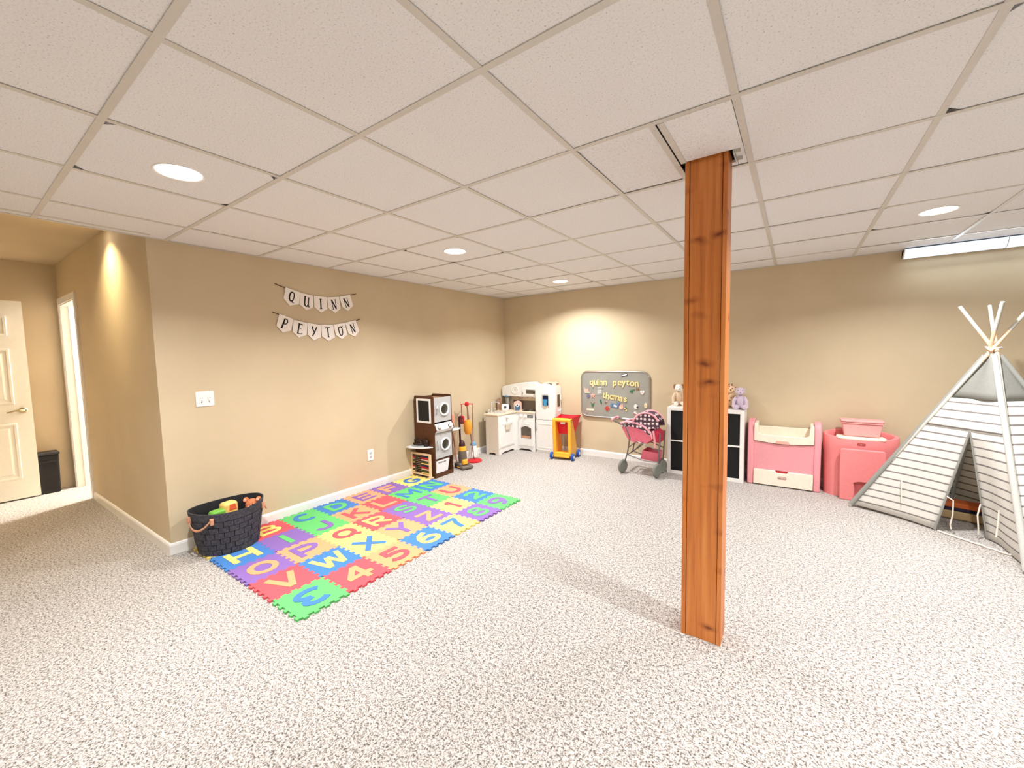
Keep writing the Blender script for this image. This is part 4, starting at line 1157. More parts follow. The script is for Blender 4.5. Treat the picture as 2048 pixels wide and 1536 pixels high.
# ---- loose toys on the kitchen
mat('toaster_white', (240, 242, 246), 0.3); mat('toast_dark', (52, 56, 66), 0.4); mat('maker_pink', (226, 188, 172), 0.45); mat('maker_blue', (88, 120, 146), 0.4)
ta = thing('toy_toaster', 'white toy toaster with a round dark dial on the corner worktop', 'toy toaster', (.16, -.24, KC), math.radians(35))
MB().prism(rrect(-.055, .055, 0, .095, .025), -.035, .035, 'xz').build('body', 'toaster_white', ta, bevel=.008, seg=3, smooth=40)
MB().lathe([(0, 0), (.018, 0), (.018, -.008), (0, -.009)], (0, -.035, .05), 16, axis='y').build('dial', 'toast_dark', ta, smooth=40)
MB().box(-.038, .038, -.012, .012, .0945, .0965).build('slot', 'toast_dark', ta)
MB().box(.055, .066, -.006, .006, .06, .07).build('lever', 'toast_dark', ta)
cm = thing('toy_coffee_maker', 'pink and blue toy coffee maker with a white round dial beside the toaster', 'toy coffee maker', (.305, -.115, KC), math.radians(20))
MB().prism([(-.06, 0), (.06, 0), (.06, .10), (.045, .125), (.0, .14), (-.045, .125), (-.06, .10)], -.03, .03, 'xz').build('body', 'maker_pink', cm, bevel=.006)
MB().prism(rrect(-.045, .045, .006, .075, .03), -.036, -.03, 'xz').build('front', 'maker_blue', cm)
MB().lathe([(0, 0), (.028, 0), (.026, -.008), (0, -.010)], (0, -.035, .075), 18, axis='y').build('dial', 'toaster_white', cm, smooth=40)
MB().lathe([(0, 0), (.012, 0), (.012, -.003), (0, -.003)], (0, -.045, .075), 12, axis='y').build('dial_centre', 'toast_dark', cm)
MB().prism(circ(.0, -.065, .035, 16), .0, .008).build('drip_tray', 'maker_blue', cm)
bl = thing('toy_blender', 'tall clear toy blender jug with a blue lid at the back of the worktop', 'toy blender', (.105, -.10, KC))
mat('clear_grey', (196, 196, 184), 0.2, alpha=0.55)
MB().lathe([(0, 0), (.05, 0), (.046, .05), (.03, .06), (0, .06)], n=18).build('base', 'toast_dark', bl, smooth=40)
MB().lathe([(.028, .06), (.04, .19), (.037, .19), (.026, .06)], n=18).build('jug', 'clear_grey', bl, smooth=40)
MB().lathe([(0, .188), (.056, .188), (.056, .198), (.036, .206), (.034, .228), (0, .23)], n=18).build('lid', 'maker_blue', bl, smooth=40)
cbd = thing('toy_cutting_board', 'brown toy chopping board leaning on the wall behind the blender', 'chopping board', (.046, -.235, KC), 0)
MB().prism(rrect(-.045, .045, 0, .18, .015), -.005, .005, 'yz').build('board', 'laundry_top', cbd)
MB().cyl((-.006, 0, .16), (.006, 0, .16), .008, n=10).build('hole', 'toast_dark', cbd)
tr = thing('wooden_toy_tray', 'pale pink wooden slotted tray lying on top of the play fridge', 'tray', (.87, -.095, .945))
mat('tray_wood', (240, 208, 186), 0.5)
MB().box(-.10, .10, -.055, .055, .0, .012).build('base', 'tray_wood', tr, bevel=.002)
for y0 in (-.055, .045): MB().box(-.10, .10, y0, y0 + .01, .012, .055).build('long_side', 'tray_wood', tr)
for x0 in (-.10, .09): MB().box(x0, x0 + .01, -.045, .045, .012, .055).build('short_side', 'tray_wood', tr)
MB().box(-.05, .04, -.0555, -.0545, .025, .04).build('slot', 'laundry_brown', tr)
for k in range(2): MB().box(.1, .1008, -.03 + k * .035, -.008 + k * .035, .022, .042).build('slot', 'laundry_brown', tr)

# ================================================================== toy shopping cart
mat('cart_yellow', (248, 182, 54), 0.45, var=0.05); mat('cart_red', (222, 22, 40), 0.4, var=0.05); mat('cart_blue', (24, 78, 168), 0.35); mat('hub_white', (240, 240, 240), 0.4)
ct = thing('toy_shopping_cart', 'yellow toy shopping cart with red basket and blue wheels', 'toy cart', (1.068, -.435, 0), math.radians(8))
CW, CD = .255, .265
sp_ = [(.005, .05), (.255, .05), (.262, .09), (.215, .22), (.15, .38), (.09, .50), (.07, .535), (.045, .55), (.0, .55), (-.012, .535), (-.008, .42), (.0, .20)]
for x0 in (0, CW - .045):
    MB().prism(sp_, x0, x0 + .045, 'yz').build('side_frame', 'cart_yellow', ct, bevel=.010, seg=3, smooth=40)
MB().prism(rrect(-.012, .07, .505, .55, .02), .0, CW, 'yz').build('handle_bar', 'cart_yellow', ct, bevel=.008, smooth=40)
MB().hexa([(.02, -.005, .03), (CW - .02, -.005, .03), (CW - .02, .26, .03), (.02, .26, .03)], [(.02, .0, .10), (CW - .02, .0, .10), (CW - .02, .25, .07), (.02, .25, .07)]).build('base', 'cart_yellow', ct, bevel=.008, smooth=40)
MB().box(.02, CW - .02, -.012, .0, .035, .055).build('step', 'cart_yellow', ct, bevel=.004)
top = [(.032, .045), (CW - .032, .045), (CW + .015, .36), (-.015, .36)]
bot = [(.045, .12), (CW - .045, .12), (CW - .03, .27), (.03, .27)]
m = MB()
T_ = [(x, y, .545) for x, y in top]; B_ = [(x, y, .33) for x, y in bot]
m.add(T_ + B_, [(0, 1, 5, 4), (1, 2, 6, 5), (2, 3, 7, 6), (3, 0, 4, 7), (4, 5, 6, 7)])
bs_ = m.build('basket', 'cart_red', ct, solid=.006)
MB().tube([(x, y, .545) for x, y in top], .009, 8, closed=True).build('basket_rim', 'cart_red', bs_, smooth=60)
MB().prism(rrect(.095, .16, .47, .50, .010), .042, .048, 'xz').build('sticker', 'hub_white', bs_)
for wx in (-.018, CW + .018):
    for wy in (.012, CD - .012):
        s = -1 if wx < 0 else 1
        w = MB().lathe([(.012, -.018), (.040, -.018), (.047, -.010), (.047, .010), (.040, .018), (.012, .018)], (wx, wy, .047), 20, axis='x').build('wheel', 'cart_blue', ct, smooth=40)
        MB().lathe([(0, -.019), (.022, -.019), (.022, .019), (0, .019)], (wx, wy, .047), 16, axis='x').build('hub', 'hub_white', w, smooth=40)

# ================================================================== magnet board
mat('board_grey', (168, 170, 164), 0.4, metal=0.5, var=0.05, scale=8)
mat('magnet_wood', (248, 218, 150), 0.55, var=0.04)
BX0, BX1, BZ0, BZ1 = 1.288, 2.218, .535, 1.158
mbd = thing('magnet_board', 'grey metal magnet board with rounded corners on the back wall', 'magnet board', ((BX0 + BX1) / 2, 0, BZ0))
MB().prism(rrect(BX0 + .01, BX1 - .01, BZ0 + .01, BZ1 - .01, .09, 8), -.016, -.001, 'xz').build('sheet', 'board_grey', mbd, world=True)
path = [(x, -.014, z) for x, z in rrect(BX0 + .008, BX1 - .008, BZ0 + .008, BZ1 - .008, .09, 8)]
MB().tube(path, .011, 8, closed=True).build('rim', 'chrome', mbd, world=True, smooth=60)
YB = -.0165
WORDS = {'quinn': [(1.447, .985), (1.507, 1.0), (1.541, 1.005), (1.583, .999), (1.640, 1.0)], 'peyton': [(1.771, .985), (1.837, 1.003), (1.89, .990), (1.942, 1.012), (1.999, .997), (2.059, .995)],
         'thomas': [(1.622, .838), (1.672, .830), (1.728, .815), (1.789, .810), (1.855, .796), (1.910, .790)]}
ORD = {'q': '', 'n1': 'first ', 'n2': 'second '}
for wd, ps_ in WORDS.items():
    for k, (ch, (x, z)) in enumerate(zip(wd, ps_)):
        nth = 'second ' if (wd == 'quinn' and k == 4) else 'first ' if (wd == 'quinn' and k == 3) else ''
        vs_, fs_, gw, gh = glyph(ch, .012)
        sc = .075 / .56 * .9
        ang = -.12 if wd == 'thomas' else 0
        m = MB(); M = frame((0, 0, 0), (math.cos(ang), 0, math.sin(ang)), (-math.sin(ang), 0, math.cos(ang)))
        m.add([tuple(M @ Vector((p[0] * sc, p[1] * sc, p[2] * .9))) for p in vs_], fs_)
        where = {'quinn': 'the upper left word', 'peyton': 'the upper right word', 'thomas': 'the tilted middle word'}[wd]
        o = m.build('letter_magnet', 'magnet_wood', off=(0, 0, 0))
        o.location = (x, YB, z)
        tag(o, f'pale wooden {nth}letter {ch} in {where} on the magnet board', 'magnet', 'wooden letter magnets')
def magnet(name, label, x, z, parts):
    t = thing(name, label, 'magnet', (x, YB, z), 0, 'small picture magnets')
    for nm, mt, poly, d in parts:
        MB().prism(poly, -d, 0, 'xz').build(nm, mt, t)
for k, c in (('mg_black', (46, 46, 50)), ('mg_white', (236, 234, 230)), ('mg_pink', (238, 176, 160)), ('mg_purple', (112, 106, 132)), ('mg_green', (52, 116, 76)), ('mg_red', (206, 72, 62)), ('mg_blue', (96, 122, 158)), ('mg_brown', (128, 96, 62)), ('mg_teal', (44, 104, 106)), ('mg_cream', (238, 222, 196)), ('mg_yellow', (228, 206, 116))):
    mat(k, c, 0.5)
def tilt(poly, a):
    return [(x * math.cos(a) - z * math.sin(a), x * math.sin(a) + z * math.cos(a)) for x, z in poly]
def star(r0, r1, n=5): return [((r0 if i % 2 == 0 else r1) * math.cos(math.pi / 2 + math.pi * i / n), (r0 if i % 2 == 0 else r1) * math.sin(math.pi / 2 + math.pi * i / n)) for i in range(2 * n)]
def sq(a, b, x=0, z=0): return [(x - a, z - b), (x + a, z - b), (x + a, z + b), (x - a, z + b)]
magnet('bar_magnet', 'black and white bar magnet tilted at the top of the board', 1.895, 1.109, [('stripe', 'mg_black', tilt(sq(.038, .016), .25), .006), ('pale_stripe', 'mg_white', tilt(sq(.036, .007), .25), .008)])
magnet('animal_magnet', 'pink two horned animal magnet at the left edge of the board', 1.374, .90, [('body', 'mg_pink', [(-.03, -.025), (.03, -.025), (.022, .005), (.02, .035), (.008, .01), (-.012, .008), (-.03, .028), (-.034, .0)], .008), ('stand', 'mg_cream', sq(.036, .006, .006, -.034), .008)])
magnet('ball_magnet', 'grey purple round magnet low left on the board', 1.397, .816, [('disc', 'mg_purple', circ(0, 0, .024, 16), .008)])
magnet('star_magnet', 'pink starfish magnet next to the purple round one', 1.464, .826, [('star', 'mg_pink', star(.036, .017), .008), ('belly', 'mg_red', circ(0, -.004, .008, 10), .010)])
magnet('list_magnet', 'pale square list card with faint lines on the board', 1.558, .893, [('card', 'board_grey', sq(.038, .055), .002)] + [('line', 'mg_white', sq(.03, .0025, 0, .045 - .018 * i), .003) for i in range(6)])
magnet('deer_magnet', 'dark green antlered deer magnet low on the left', 1.458, .702, [('head', 'mg_green', [(0, -.032), (.016, -.005), (.012, .012), (-.012, .012), (-.016, -.005)], .008), ('antler', 'mg_brown', [(.008, .01), (.024, .02), (.028, .036), (.018, .026), (.004, .016)], .006), ('antler', 'mg_brown', [(-.008, .01), (-.004, .016), (-.018, .026), (-.028, .036), (-.024, .02)], .006)])
magnet('strip_magnet', 'long cream strip magnet at the lower left of the board', 1.423, .635, [('strip', 'mg_cream', sq(.052, .012), .006)])
magnet('parrot_magnet', 'slim teal parrot magnet under the tilted word', 1.575, .75, [('body', 'mg_teal', tilt(circ(0, 0, .012, 12, .030), .25), .008), ('wing', 'mg_green', tilt(circ(.004, -.008, .007, 10, .016), .25), .010)])
magnet('bird_magnet', 'tiny brown bird magnet beside the teal parrot', 1.647, .741, [('body', 'mg_brown', [(-.022, -.012), (.0, -.004), (.02, .006), (.022, .014), (.0, .008), (-.018, .0)], .008), ('head', 'mg_pink', circ(.016, .012, .008, 10), .009)])
magnet('ladybird_magnet', 'red and dark checked ladybird magnet at the bottom of the board', 1.664, .664, [('body', 'mg_red', tilt(sq(.026, .026), .78), .008)] + [('spot', 'mg_black', circ(dx, dz, .007, 8), .010) for dx, dz in ((-.012, .012), (.014, .008), (.0, -.014))])
magnet('robot_magnet', 'blue grey robot magnet in the lower middle of the board', 1.777, .704, [('body', 'mg_blue', tilt(sq(.040, .024), -.25), .008), ('head', 'mg_blue', sq(.018, .016, .04, .03), .009), ('arm', 'mg_blue', tilt(sq(.012, .02, -.055, 0), -.2), .007), ('screen', 'mg_white', tilt(sq(.022, .012), -.25), .010)])
magnet('pig_magnet', 'pale pink pig magnet beside the robot', 1.855, .694, [('body', 'mg_pink', circ(0, 0, .029, 14, .031), .008), ('snout', 'mg_cream', circ(-.008, -.004, .009, 10), .010), ('ear', 'mg_pink', [(.008, .026), (.022, .042), (.026, .020)], .008)])
magnet('bee_magnet', 'small yellow and black bee magnet beside the pig', 1.916, .669, [('body', 'mg_yellow', tilt(circ(0, 0, .018, 12, .025), .5), .008), ('stripe', 'mg_black', tilt(sq(.018, .006), .5), .0095), ('wing', 'mg_green', circ(-.004, .022, .010, 10), .007)])
magnet('crocodile_magnet', 'green crocodile magnet in the right half of the board', 1.997, .908, [('body', 'mg_green', [(-.03, -.02), (.01, -.012), (.0, .0), (.03, .012), (.034, .02), (-.01, .014), (-.026, .004)], .008), ('leg', 'mg_green', sq(.006, .010, .0, -.018), .007)])
magnet('robin_magnet', 'brown robin magnet above the heart on the right', 2.069, .934, [('body', 'mg_brown', [(-.022, -.01), (.012, -.014), (.024, .0), (.012, .012), (-.004, .006), (-.02, .012)], .008), ('beak', 'mg_pink', [(.02, -.004), (.032, -.006), (.02, .006)], .007)])
magnet('heart_magnet', 'white and pink heart magnet near the right edge', 2.126, .899, [('heart', 'mg_white', [(0, -.035), (.026, -.006), (.026, .012), (.012, .02), (0, .01), (-.012, .02), (-.026, .012), (-.026, -.006)], .008), ('centre', 'mg_pink', circ(0, -.004, .010, 10), .010)])
magnet('cow_magnet', 'black and white cow magnet in the lower right of the board', 2.046, .71, [('head', 'mg_white', [(-.018, -.03), (.018, -.03), (.026, .012), (.014, .018), (.0, .034), (-.02, .022), (-.026, .0)], .008), ('patch', 'mg_black', [(.004, -.018), (.022, -.014), (.026, .008), (.010, .0)], .010)])
magnet('egg_magnet', 'cream oval magnet at the right edge of the board', 2.17, .731, [('egg', 'mg_cream', circ(0, 0, .020, 14, .032), .008), ('yolk', 'mg_yellow', circ(0, -.004, .009, 10, .012), .010)])
magnet('shoe_magnet', 'red and white shoe magnet just above the stroller', 2.041, .626, [('shoe', 'mg_white', tilt([(-.024, -.010), (.024, -.010), (.022, .004), (-.004, .014), (-.022, .012)], -.4), .008), ('sole', 'mg_red', tilt(sq(.024, .004, 0, -.012), -.4), .009)])
# ================================================================== doll stroller
mat('stroller_pink', (216, 108, 126), 0.8, var=0.08, scale=60, bump=0.2, bscale=300)
mat('stroller_frame_pink', (240, 160, 172), 0.4)
mat('stroller_red', (196, 50, 76), 0.8, var=0.08)
mat('stroller_steel', (122, 116, 112), 0.35, metal=0.6)
mat('tyre_grey', (122, 124, 116), 0.7, var=0.1)
m, nt, b, oc = new_mat('polka_fabric')
mp_ = nt.nodes.new('ShaderNodeMapping'); mp_.inputs['Scale'].default_value = (22, 22, 22)
nt.links.new(oc, mp_.inputs['Vector'])
vo = nt.nodes.new('ShaderNodeTexVoronoi'); vo.inputs['Scale'].default_value = 1.0; vo.inputs['Randomness'].default_value = 0.25
nt.links.new(mp_.outputs[0], vo.inputs['Vector'])
nt.links.new(ramp(nt, vo.outputs['Distance'], [(.0, rgb(240, 226, 228)), (.30, rgb(236, 220, 224)), (.34, rgb(86, 60, 74)), (1, rgb(78, 54, 66))]), b.inputs['Base Color'])
b.inputs['Roughness'].default_value = 0.85
st = thing('doll_stroller', 'pink doll stroller with polka dot hood in front of the magnet board', 'toy stroller', (2.27, -.42, 0))
SY = (-.545, -.345)                     # near and far side
def sp2(x, z, s): return (x, SY[s], z)
for s in (0, 1):
    MB().tube([sp2(2.075, .085, s) if s == 0 else sp2(2.11, .21, s), sp2(2.12, .25, s), sp2(2.145, .42, s), sp2(2.10, .545, s), sp2(1.95, .605, s)], [.008, .008, .009, .010, .012], 8).build('rear_leg', 'stroller_steel' if s else 'stroller_steel', st, world=True, smooth=60)
    MB().tube([sp2(2.46, .085, s), sp2(2.475, .3, s), sp2(2.485, .50, s)], .009, 8).build('front_leg', 'stroller_steel', st, world=True, smooth=60)
    MB().tube([sp2(2.12, .215, s), sp2(2.21, .29, s), sp2(2.30, .385, s)], .006, 6).build('brace', 'stroller_steel', st, world=True, smooth=60)
    MB().tube([sp2(2.13, .30, s), sp2(2.22, .385, s), sp2(2.47, .30, s)], .006, 6).build('brace', 'stroller_steel', st, world=True, smooth=60)
    MB().tube([sp2(2.12, .215, s), sp2(2.30, .17, s), sp2(2.46, .17, s)], .006, 6).build('lower_rail', 'stroller_steel', st, world=True, smooth=60)
    for wx, nm in ((2.07, 'rear_wheel'), (2.46, 'front_wheel')):
        if s == 1 and nm == 'rear_wheel': continue
        yy = SY[s] + (-.022 if s == 0 else .0)
        w = MB()
        w.T = Matrix.Translation((wx, yy, .080)) @ Matrix.Rotation(math.radians(-16), 4, 'Z')
        w.lathe([(.045, -.014), (.07, -.016), (.080, -.006), (.080, .006), (.07, .016), (.045, .014)], (0, 0, 0), 22, axis='x')
        T = w.T
        w = w.build(nm, 'tyre_grey', st, world=True, smooth=40)
        hb = MB(); hb.T = T
        hb.lathe([(.0, -.010), (.018, -.012), (.018, .012), (0, .010)], (0, 0, 0), 14, axis='x').build('hub', 'tyre_grey', w, world=True, smooth=40)
        for k in range(5):
            a = 2 * math.pi * k / 5
            sk = MB(); sk.T = T
            sk.tube([(0, .012 * math.cos(a), .012 * math.sin(a)), (0, .052 * math.cos(a), .052 * math.sin(a))], .007, 6).build('spoke', 'tyre_grey', w, world=True)
    MB().tube([sp2(2.035, .575, s), sp2(2.10, .60, s), sp2(2.20, .595, s), sp2(2.30, .565, s), sp2(2.38, .50, s), sp2(2.40, .43, s)], [.012, .013, .014, .014, .013, .012], 8).build('armrest', 'stroller_frame_pink', st, world=True, smooth=60)
    MB().tube([sp2(2.41, .52, s), sp2(2.425, .42, s), sp2(2.43, .33, s)], [.013, .012, .010], 8).build('strut', 'stroller_frame_pink', st, world=True, smooth=60)
for x, z in ((2.46, .083), (2.12, .215), (2.46, .17)):
    MB().cyl((x, SY[0], z), (x, SY[1], z), .006, n=8).build('axle', 'stroller_steel', st, world=True, smooth=60)
MB().tube([sp2(1.95, .605, 0), (1.925, -.52, .612), (1.915, -.42, .614), (1.925, -.325, .612), sp2(1.95, .605, 1)], .014, 10).build('handle', 'stroller_frame_pink', st, world=True, smooth=60)
# seat sling: side profile swept across
prof = [(2.04, .545), (2.07, .50), (2.12, .42), (2.20, .375), (2.32, .38), (2.40, .43), (2.42, .50)]
rows = []
for x, z in prof:
    rows.append([(x, SY[0] + .005, z), (x, SY[0] + .08, z - .022), (x, (SY[0] + SY[1]) / 2, z - .03), (x, SY[1] - .08, z - .022), (x, SY[1] - .005, z)])
MB().grid(rows).build('seat', 'stroller_pink', st, world=True, solid=.006, smooth=180)
for s in (0, 1):
    y = SY[s] + (.0 if s == 0 else 0)
    MB().prism([(2.04, .545), (2.08, .48), (2.12, .40), (2.20, .365), (2.33, .37), (2.40, .42), (2.36, .47), (2.28, .53), (2.16, .56)], y - .003, y + .003, 'xz').build('side_panel', 'stroller_pink', st, world=True)
    MB().prism([(2.035, .565), (2.04, .535), (2.16, .55), (2.30, .52), (2.38, .45), (2.41, .50), (2.33, .575), (2.18, .60)], y - .007, y - .003, 'xz').build('padded_trim', 'polka_fabric', st, world=True)
# hood
hr = []
for i in range(9):
    a = math.radians(8 + i * 18.5)
    hr.append([(2.33 - .155 * math.cos(a), y, .545 + .175 * math.sin(a) * (1 - .12 * ((y - (SY[0] + SY[1]) / 2) / .13) ** 2)) for y in [SY[0] - .005 + (SY[1] - SY[0] + .01) * k / 6 for k in range(7)]])
hd = MB().grid(hr).build('hood', 'polka_fabric', st, world=True, solid=.006, smooth=180)
for s in (0, 1):
    y = SY[s] + (-.006 if s == 0 else .006)
    fan = [(2.33, .535)] + [(2.33 + .155 * math.cos(a), .545 + .155 * math.sin(a)) for a in [math.radians(5 + 17 * k) for k in range(11)]]
    MB().prism(fan, y - .002, y + .002, 'xz').build('hood_side', 'polka_fabric', hd, world=True)
    MB().tube([(2.33 + .157 * math.cos(math.radians(a_)), y, .545 + .172 * math.sin(math.radians(a_))) for a_ in range(30, 175, 15)], .011, 8).build('hood_piping', 'stroller_frame_pink', hd, world=True, smooth=60)
MB().prism([(2.40, .40), (2.475, .38), (2.48, .50), (2.42, .53)], SY[0] + .01, SY[1] - .01, 'xz').build('foot_pouch', 'stroller_red', st, world=True, bevel=.012)
# under-basket
m = MB()
T_ = [(2.29, SY[0] + .01, .285), (2.46, SY[0] + .01, .27), (2.46, SY[1] - .01, .27), (2.29, SY[1] - .01, .285)]
B_ = [(2.26, SY[0] + .03, .18), (2.45, SY[0] + .03, .165), (2.45, SY[1] - .03, .165), (2.26, SY[1] - .03, .18)]
m.add(T_ + B_, [(0, 1, 5, 4), (1, 2, 6, 5), (2, 3, 7, 6), (3, 0, 4, 7), (4, 5, 6, 7)])
m.build('under_basket', 'stroller_pink', st, world=True, solid=.004)

# ================================================================== white cube shelf with black bins
mat('shelf_paint', (238, 236, 232), 0.4, var=0.02)
mat('bin_black', (10, 10, 11), 0.75, var=0.2, scale=60)
SX0, SX1, SYF, SYB, SH = 2.497, 3.268, -.30, -.016, .766
cs = thing('cube_shelf', 'white cube storage shelf with black bins behind the post', 'shelf', ((SX0 + SX1) / 2, (SYF + SYB) / 2, 0))
th = .038
for x0 in (SX0, SX1 - th): MB().box(x0, x0 + th, SYF, SYB, 0, SH).build('side_board', 'shelf_paint', cs, world=True, bevel=.002)
MB().box(SX0 + th, SX1 - th, SYF, SYB, SH - th, SH).build('top_board', 'shelf_paint', cs, world=True, bevel=.002)
MB().box(SX0 + th, SX1 - th, SYF, SYB, 0, th).build('bottom_board', 'shelf_paint', cs, world=True, bevel=.002)
xm = (SX0 + SX1) / 2
MB().box(xm - .008, xm + .008, SYF + .002, SYB, th, SH - th).build('upright', 'shelf_paint', cs, world=True)
for a, c in ((SX0 + th, xm - .008), (xm + .008, SX1 - th)):
    MB().box(a, c, SYF + .002, SYB, SH / 2 - .008, SH / 2 + .008).build('middle_board', 'shelf_paint', cs, world=True)
MB().box(SX0 + th, SX1 - th, SYB - .006, SYB, th, SH - th).build('back_board', 'shelf_paint', cs, world=True)
w = xm - .008 - SX0 - th - .006
h = SH / 2 - .008 - th - .006
first = None
for (x0, z0, lab) in ((SX0 + th + .003, SH / 2 + .009, 'black fabric bin in the upper left cube of the shelf'), (SX0 + th + .003, th + .001, 'black fabric bin in the lower left cube of the shelf'),
                      (xm + .011, SH / 2 + .009, 'black fabric bin in the upper right cube of the shelf'), (xm + .011, th + .001, 'black fabric bin in the lower right cube of the shelf')):
    loc = (x0 + w / 2, (SYF + SYB) / 2, z0)
    if first is None:
        first = thing('storage_bin', lab, 'bin', loc, 0, 'black bins in the cube shelf')
        dpt = (SYB - SYF) / 2 - .012
        MB().box(-w / 2, w / 2, -dpt, -dpt + .004, 0, h).build('front', 'bin_black', first)
        MB().box(-w / 2, -w / 2 + .004, -dpt + .004, dpt, 0, h).build('side', 'bin_black', first)
        MB().box(w / 2 - .004, w / 2, -dpt + .004, dpt, 0, h).build('side', 'bin_black', first)
        MB().box(-w / 2, w / 2, dpt - .004, dpt, 0, h).build('back', 'bin_black', first)
        MB().box(-w / 2, w / 2, -dpt, dpt, 0, .004).build('base', 'bin_black', first)
        MB().prism(rrect(-.04, .04, h * .62, h * .72, .008), -dpt - .003, -dpt, 'xz').build('grip', 'matte_black', first)
    else:
        copy_thing(first, loc, label=lab)

# ---- plush toys on the shelf
mat('plush_lilac', (206, 190, 206), 0.95, var=0.05, scale=80, bump=0.5, bscale=260)
mat('plush_beige', (222, 196, 168), 0.95, var=0.05, scale=80, bump=0.5, bscale=260)
mat('plush_white', (240, 234, 228), 0.95, var=0.04, scale=80, bump=0.5, bscale=260)
mat('plush_brown', (150, 104, 80), 0.95, var=0.08, scale=80, bump=0.5, bscale=260)
m, nt, b, oc = new_mat('plush_giraffe')
vo = nt.nodes.new('ShaderNodeTexVoronoi'); vo.inputs['Scale'].default_value = 34; vo.feature = 'F1'
nt.links.new(oc, vo.inputs['Vector'])
nt.links.new(ramp(nt, vo.outputs['Distance'], [(.30, rgb(146, 92, 56)), (.42, rgb(238, 206, 168)), (1, rgb(244, 216, 182))]), b.inputs['Base Color'])
b.inputs['Roughness'].default_value = 0.95
def plush(name, label, loc, rot, body, head, limb, ear, nosem=None, tall=1.0, tuft=False, longear=False, flatear=False):
    t = thing(name, label, 'stuffed toy', loc, rot, 'stuffed toys on the cube shelf')
    MB().ball((0, 0, .067 * tall), (.046, .040, .066 * tall)).build('body', body, t, smooth=180)
    hz = .165 * tall
    MB().ball((0, -.012, hz), (.046, .044, .042)).build('head', head, t, smooth=180)
    MB().ball((0, -.048, hz - .012), (.027, .024, .022)).build('muzzle', nosem or head, t, smooth=180)
    MB().ball((0, -.070, hz - .006), .0055, 8, 6).build('nose', 'eye_black', t, smooth=180)
    for s in (-1, 1):
        if longear: MB().ball((s * .043, -.004, hz + .016), (.014, .020, .030)).build('ear', ear, t, smooth=180)
        else: MB().ball((s * .043, .006, hz + .022), (.011, .008, .011)).build('ear', ear, t, smooth=180)
        MB().ball((s * .020, -.047, hz + .013), .0045, 8, 6).build('eye', 'eye_black', t, smooth=180)
        MB().tube([(s * .036, -.008, .112 * tall), (s * .058, -.024, .078 * tall), (s * .060, -.040, .038)], [.017, .018, .016], 10).build('arm', limb, t, smooth=60)
        MB().ball((s * .060, -.042, .034), .017, 10, 8).build('hand', limb, t, smooth=180)
        MB().tube([(s * .024, -.015, .028), (s * .036, -.06, .026), (s * .042, -.085, .028)], [.024, .022, .022], 10).build('leg', limb, t, smooth=60)
        MB().ball((s * .043, -.092, .030), (.024, .016, .028)).build('foot', nosem or limb, t, smooth=180)
        if tuft: MB().cyl((s * .014, 0, hz + .03), (s * .016, 0, hz + .062), .005, .007, 8).build('horn', 'plush_brown', t, smooth=60)
    return t
plush('plush_bear', 'lilac plush bear sitting at the right end of the white shelf', (3.212, -.17, SH), math.radians(8), 'plush_lilac', 'plush_lilac', 'plush_lilac', 'plush_lilac', tall=1.16)
plush('plush_giraffe', 'spotted plush giraffe beside the lilac bear, half behind the post', (3.108, -.068, SH), math.radians(10), 'plush_giraffe', 'plush_giraffe', 'plush_giraffe', 'plush_giraffe', tall=1.22, tuft=True)
dg_ = plush('plush_puppy', 'beige plush puppy with white feet, half behind the post', (2.575, -.12, SH), math.radians(25), 'plush_beige', 'plush_white', 'plush_beige', 'plush_brown', 'plush_white', tall=1.25, longear=True)

# ================================================================== pink toy crib
mat('crib_pink', (234, 158, 166), 0.5, var=0.06, scale=120)
mat('crib_cream', (242, 232, 214), 0.5, var=0.03)
mat('logo_red', (176, 40, 44), 0.5)
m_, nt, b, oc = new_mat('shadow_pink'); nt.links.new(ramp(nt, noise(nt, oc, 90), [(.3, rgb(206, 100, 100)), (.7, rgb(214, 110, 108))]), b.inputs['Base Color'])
CX0, CX1, CYF, CYB, CH = 3.300, 3.912, -.262, -.016, .672
cr = thing('toy_crib', 'pink toy crib with cream tray and cream drawer beside the shelf', 'toy crib', ((CX0 + CX1) / 2, (CYF + CYB) / 2, 0))
sd = [(CYF + .004, 0), (CYB - .0, 0), (CYB, .60), (CYB - .02, .65), (CYB - .07, CH), (CYF + .10, CH), (CYF + .045, CH - .02), (CYF + .018, CH - .07), (CYF, .45), (CYF - .004, .25)]
for x0 in (CX0, CX1 - .055):
    MB().prism(sd, x0, x0 + .055, 'yz').build('side_panel', 'crib_pink', cr, world=True, bevel=.012, seg=3, smooth=40)
n = 8
xs = [CX0 + .05 + (CX1 - CX0 - .10) * i / n for i in range(n + 1)]
fp = [(x, .165) for x in xs] + [(x, .455 - .018 * math.sin(math.pi * (x - xs[0]) / (xs[-1] - xs[0]))) for x in reversed(xs)]
MB().prism(fp, CYF + .012, CYB - .01, 'xz').build('front_panel', 'crib_pink', cr, world=True)
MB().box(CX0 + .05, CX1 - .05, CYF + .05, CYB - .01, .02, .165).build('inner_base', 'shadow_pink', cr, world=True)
tx0, tx1 = CX0 + .056, CX1 - .056
tray_o = [(tx0 + .006, .46), (tx1 - .006, .46)] 
lip = lambda x: .018 * math.sin(math.pi * (x - tx0) / (tx1 - tx0))
xs = [tx0 + (tx1 - tx0) * i / 8 for i in range(9)]
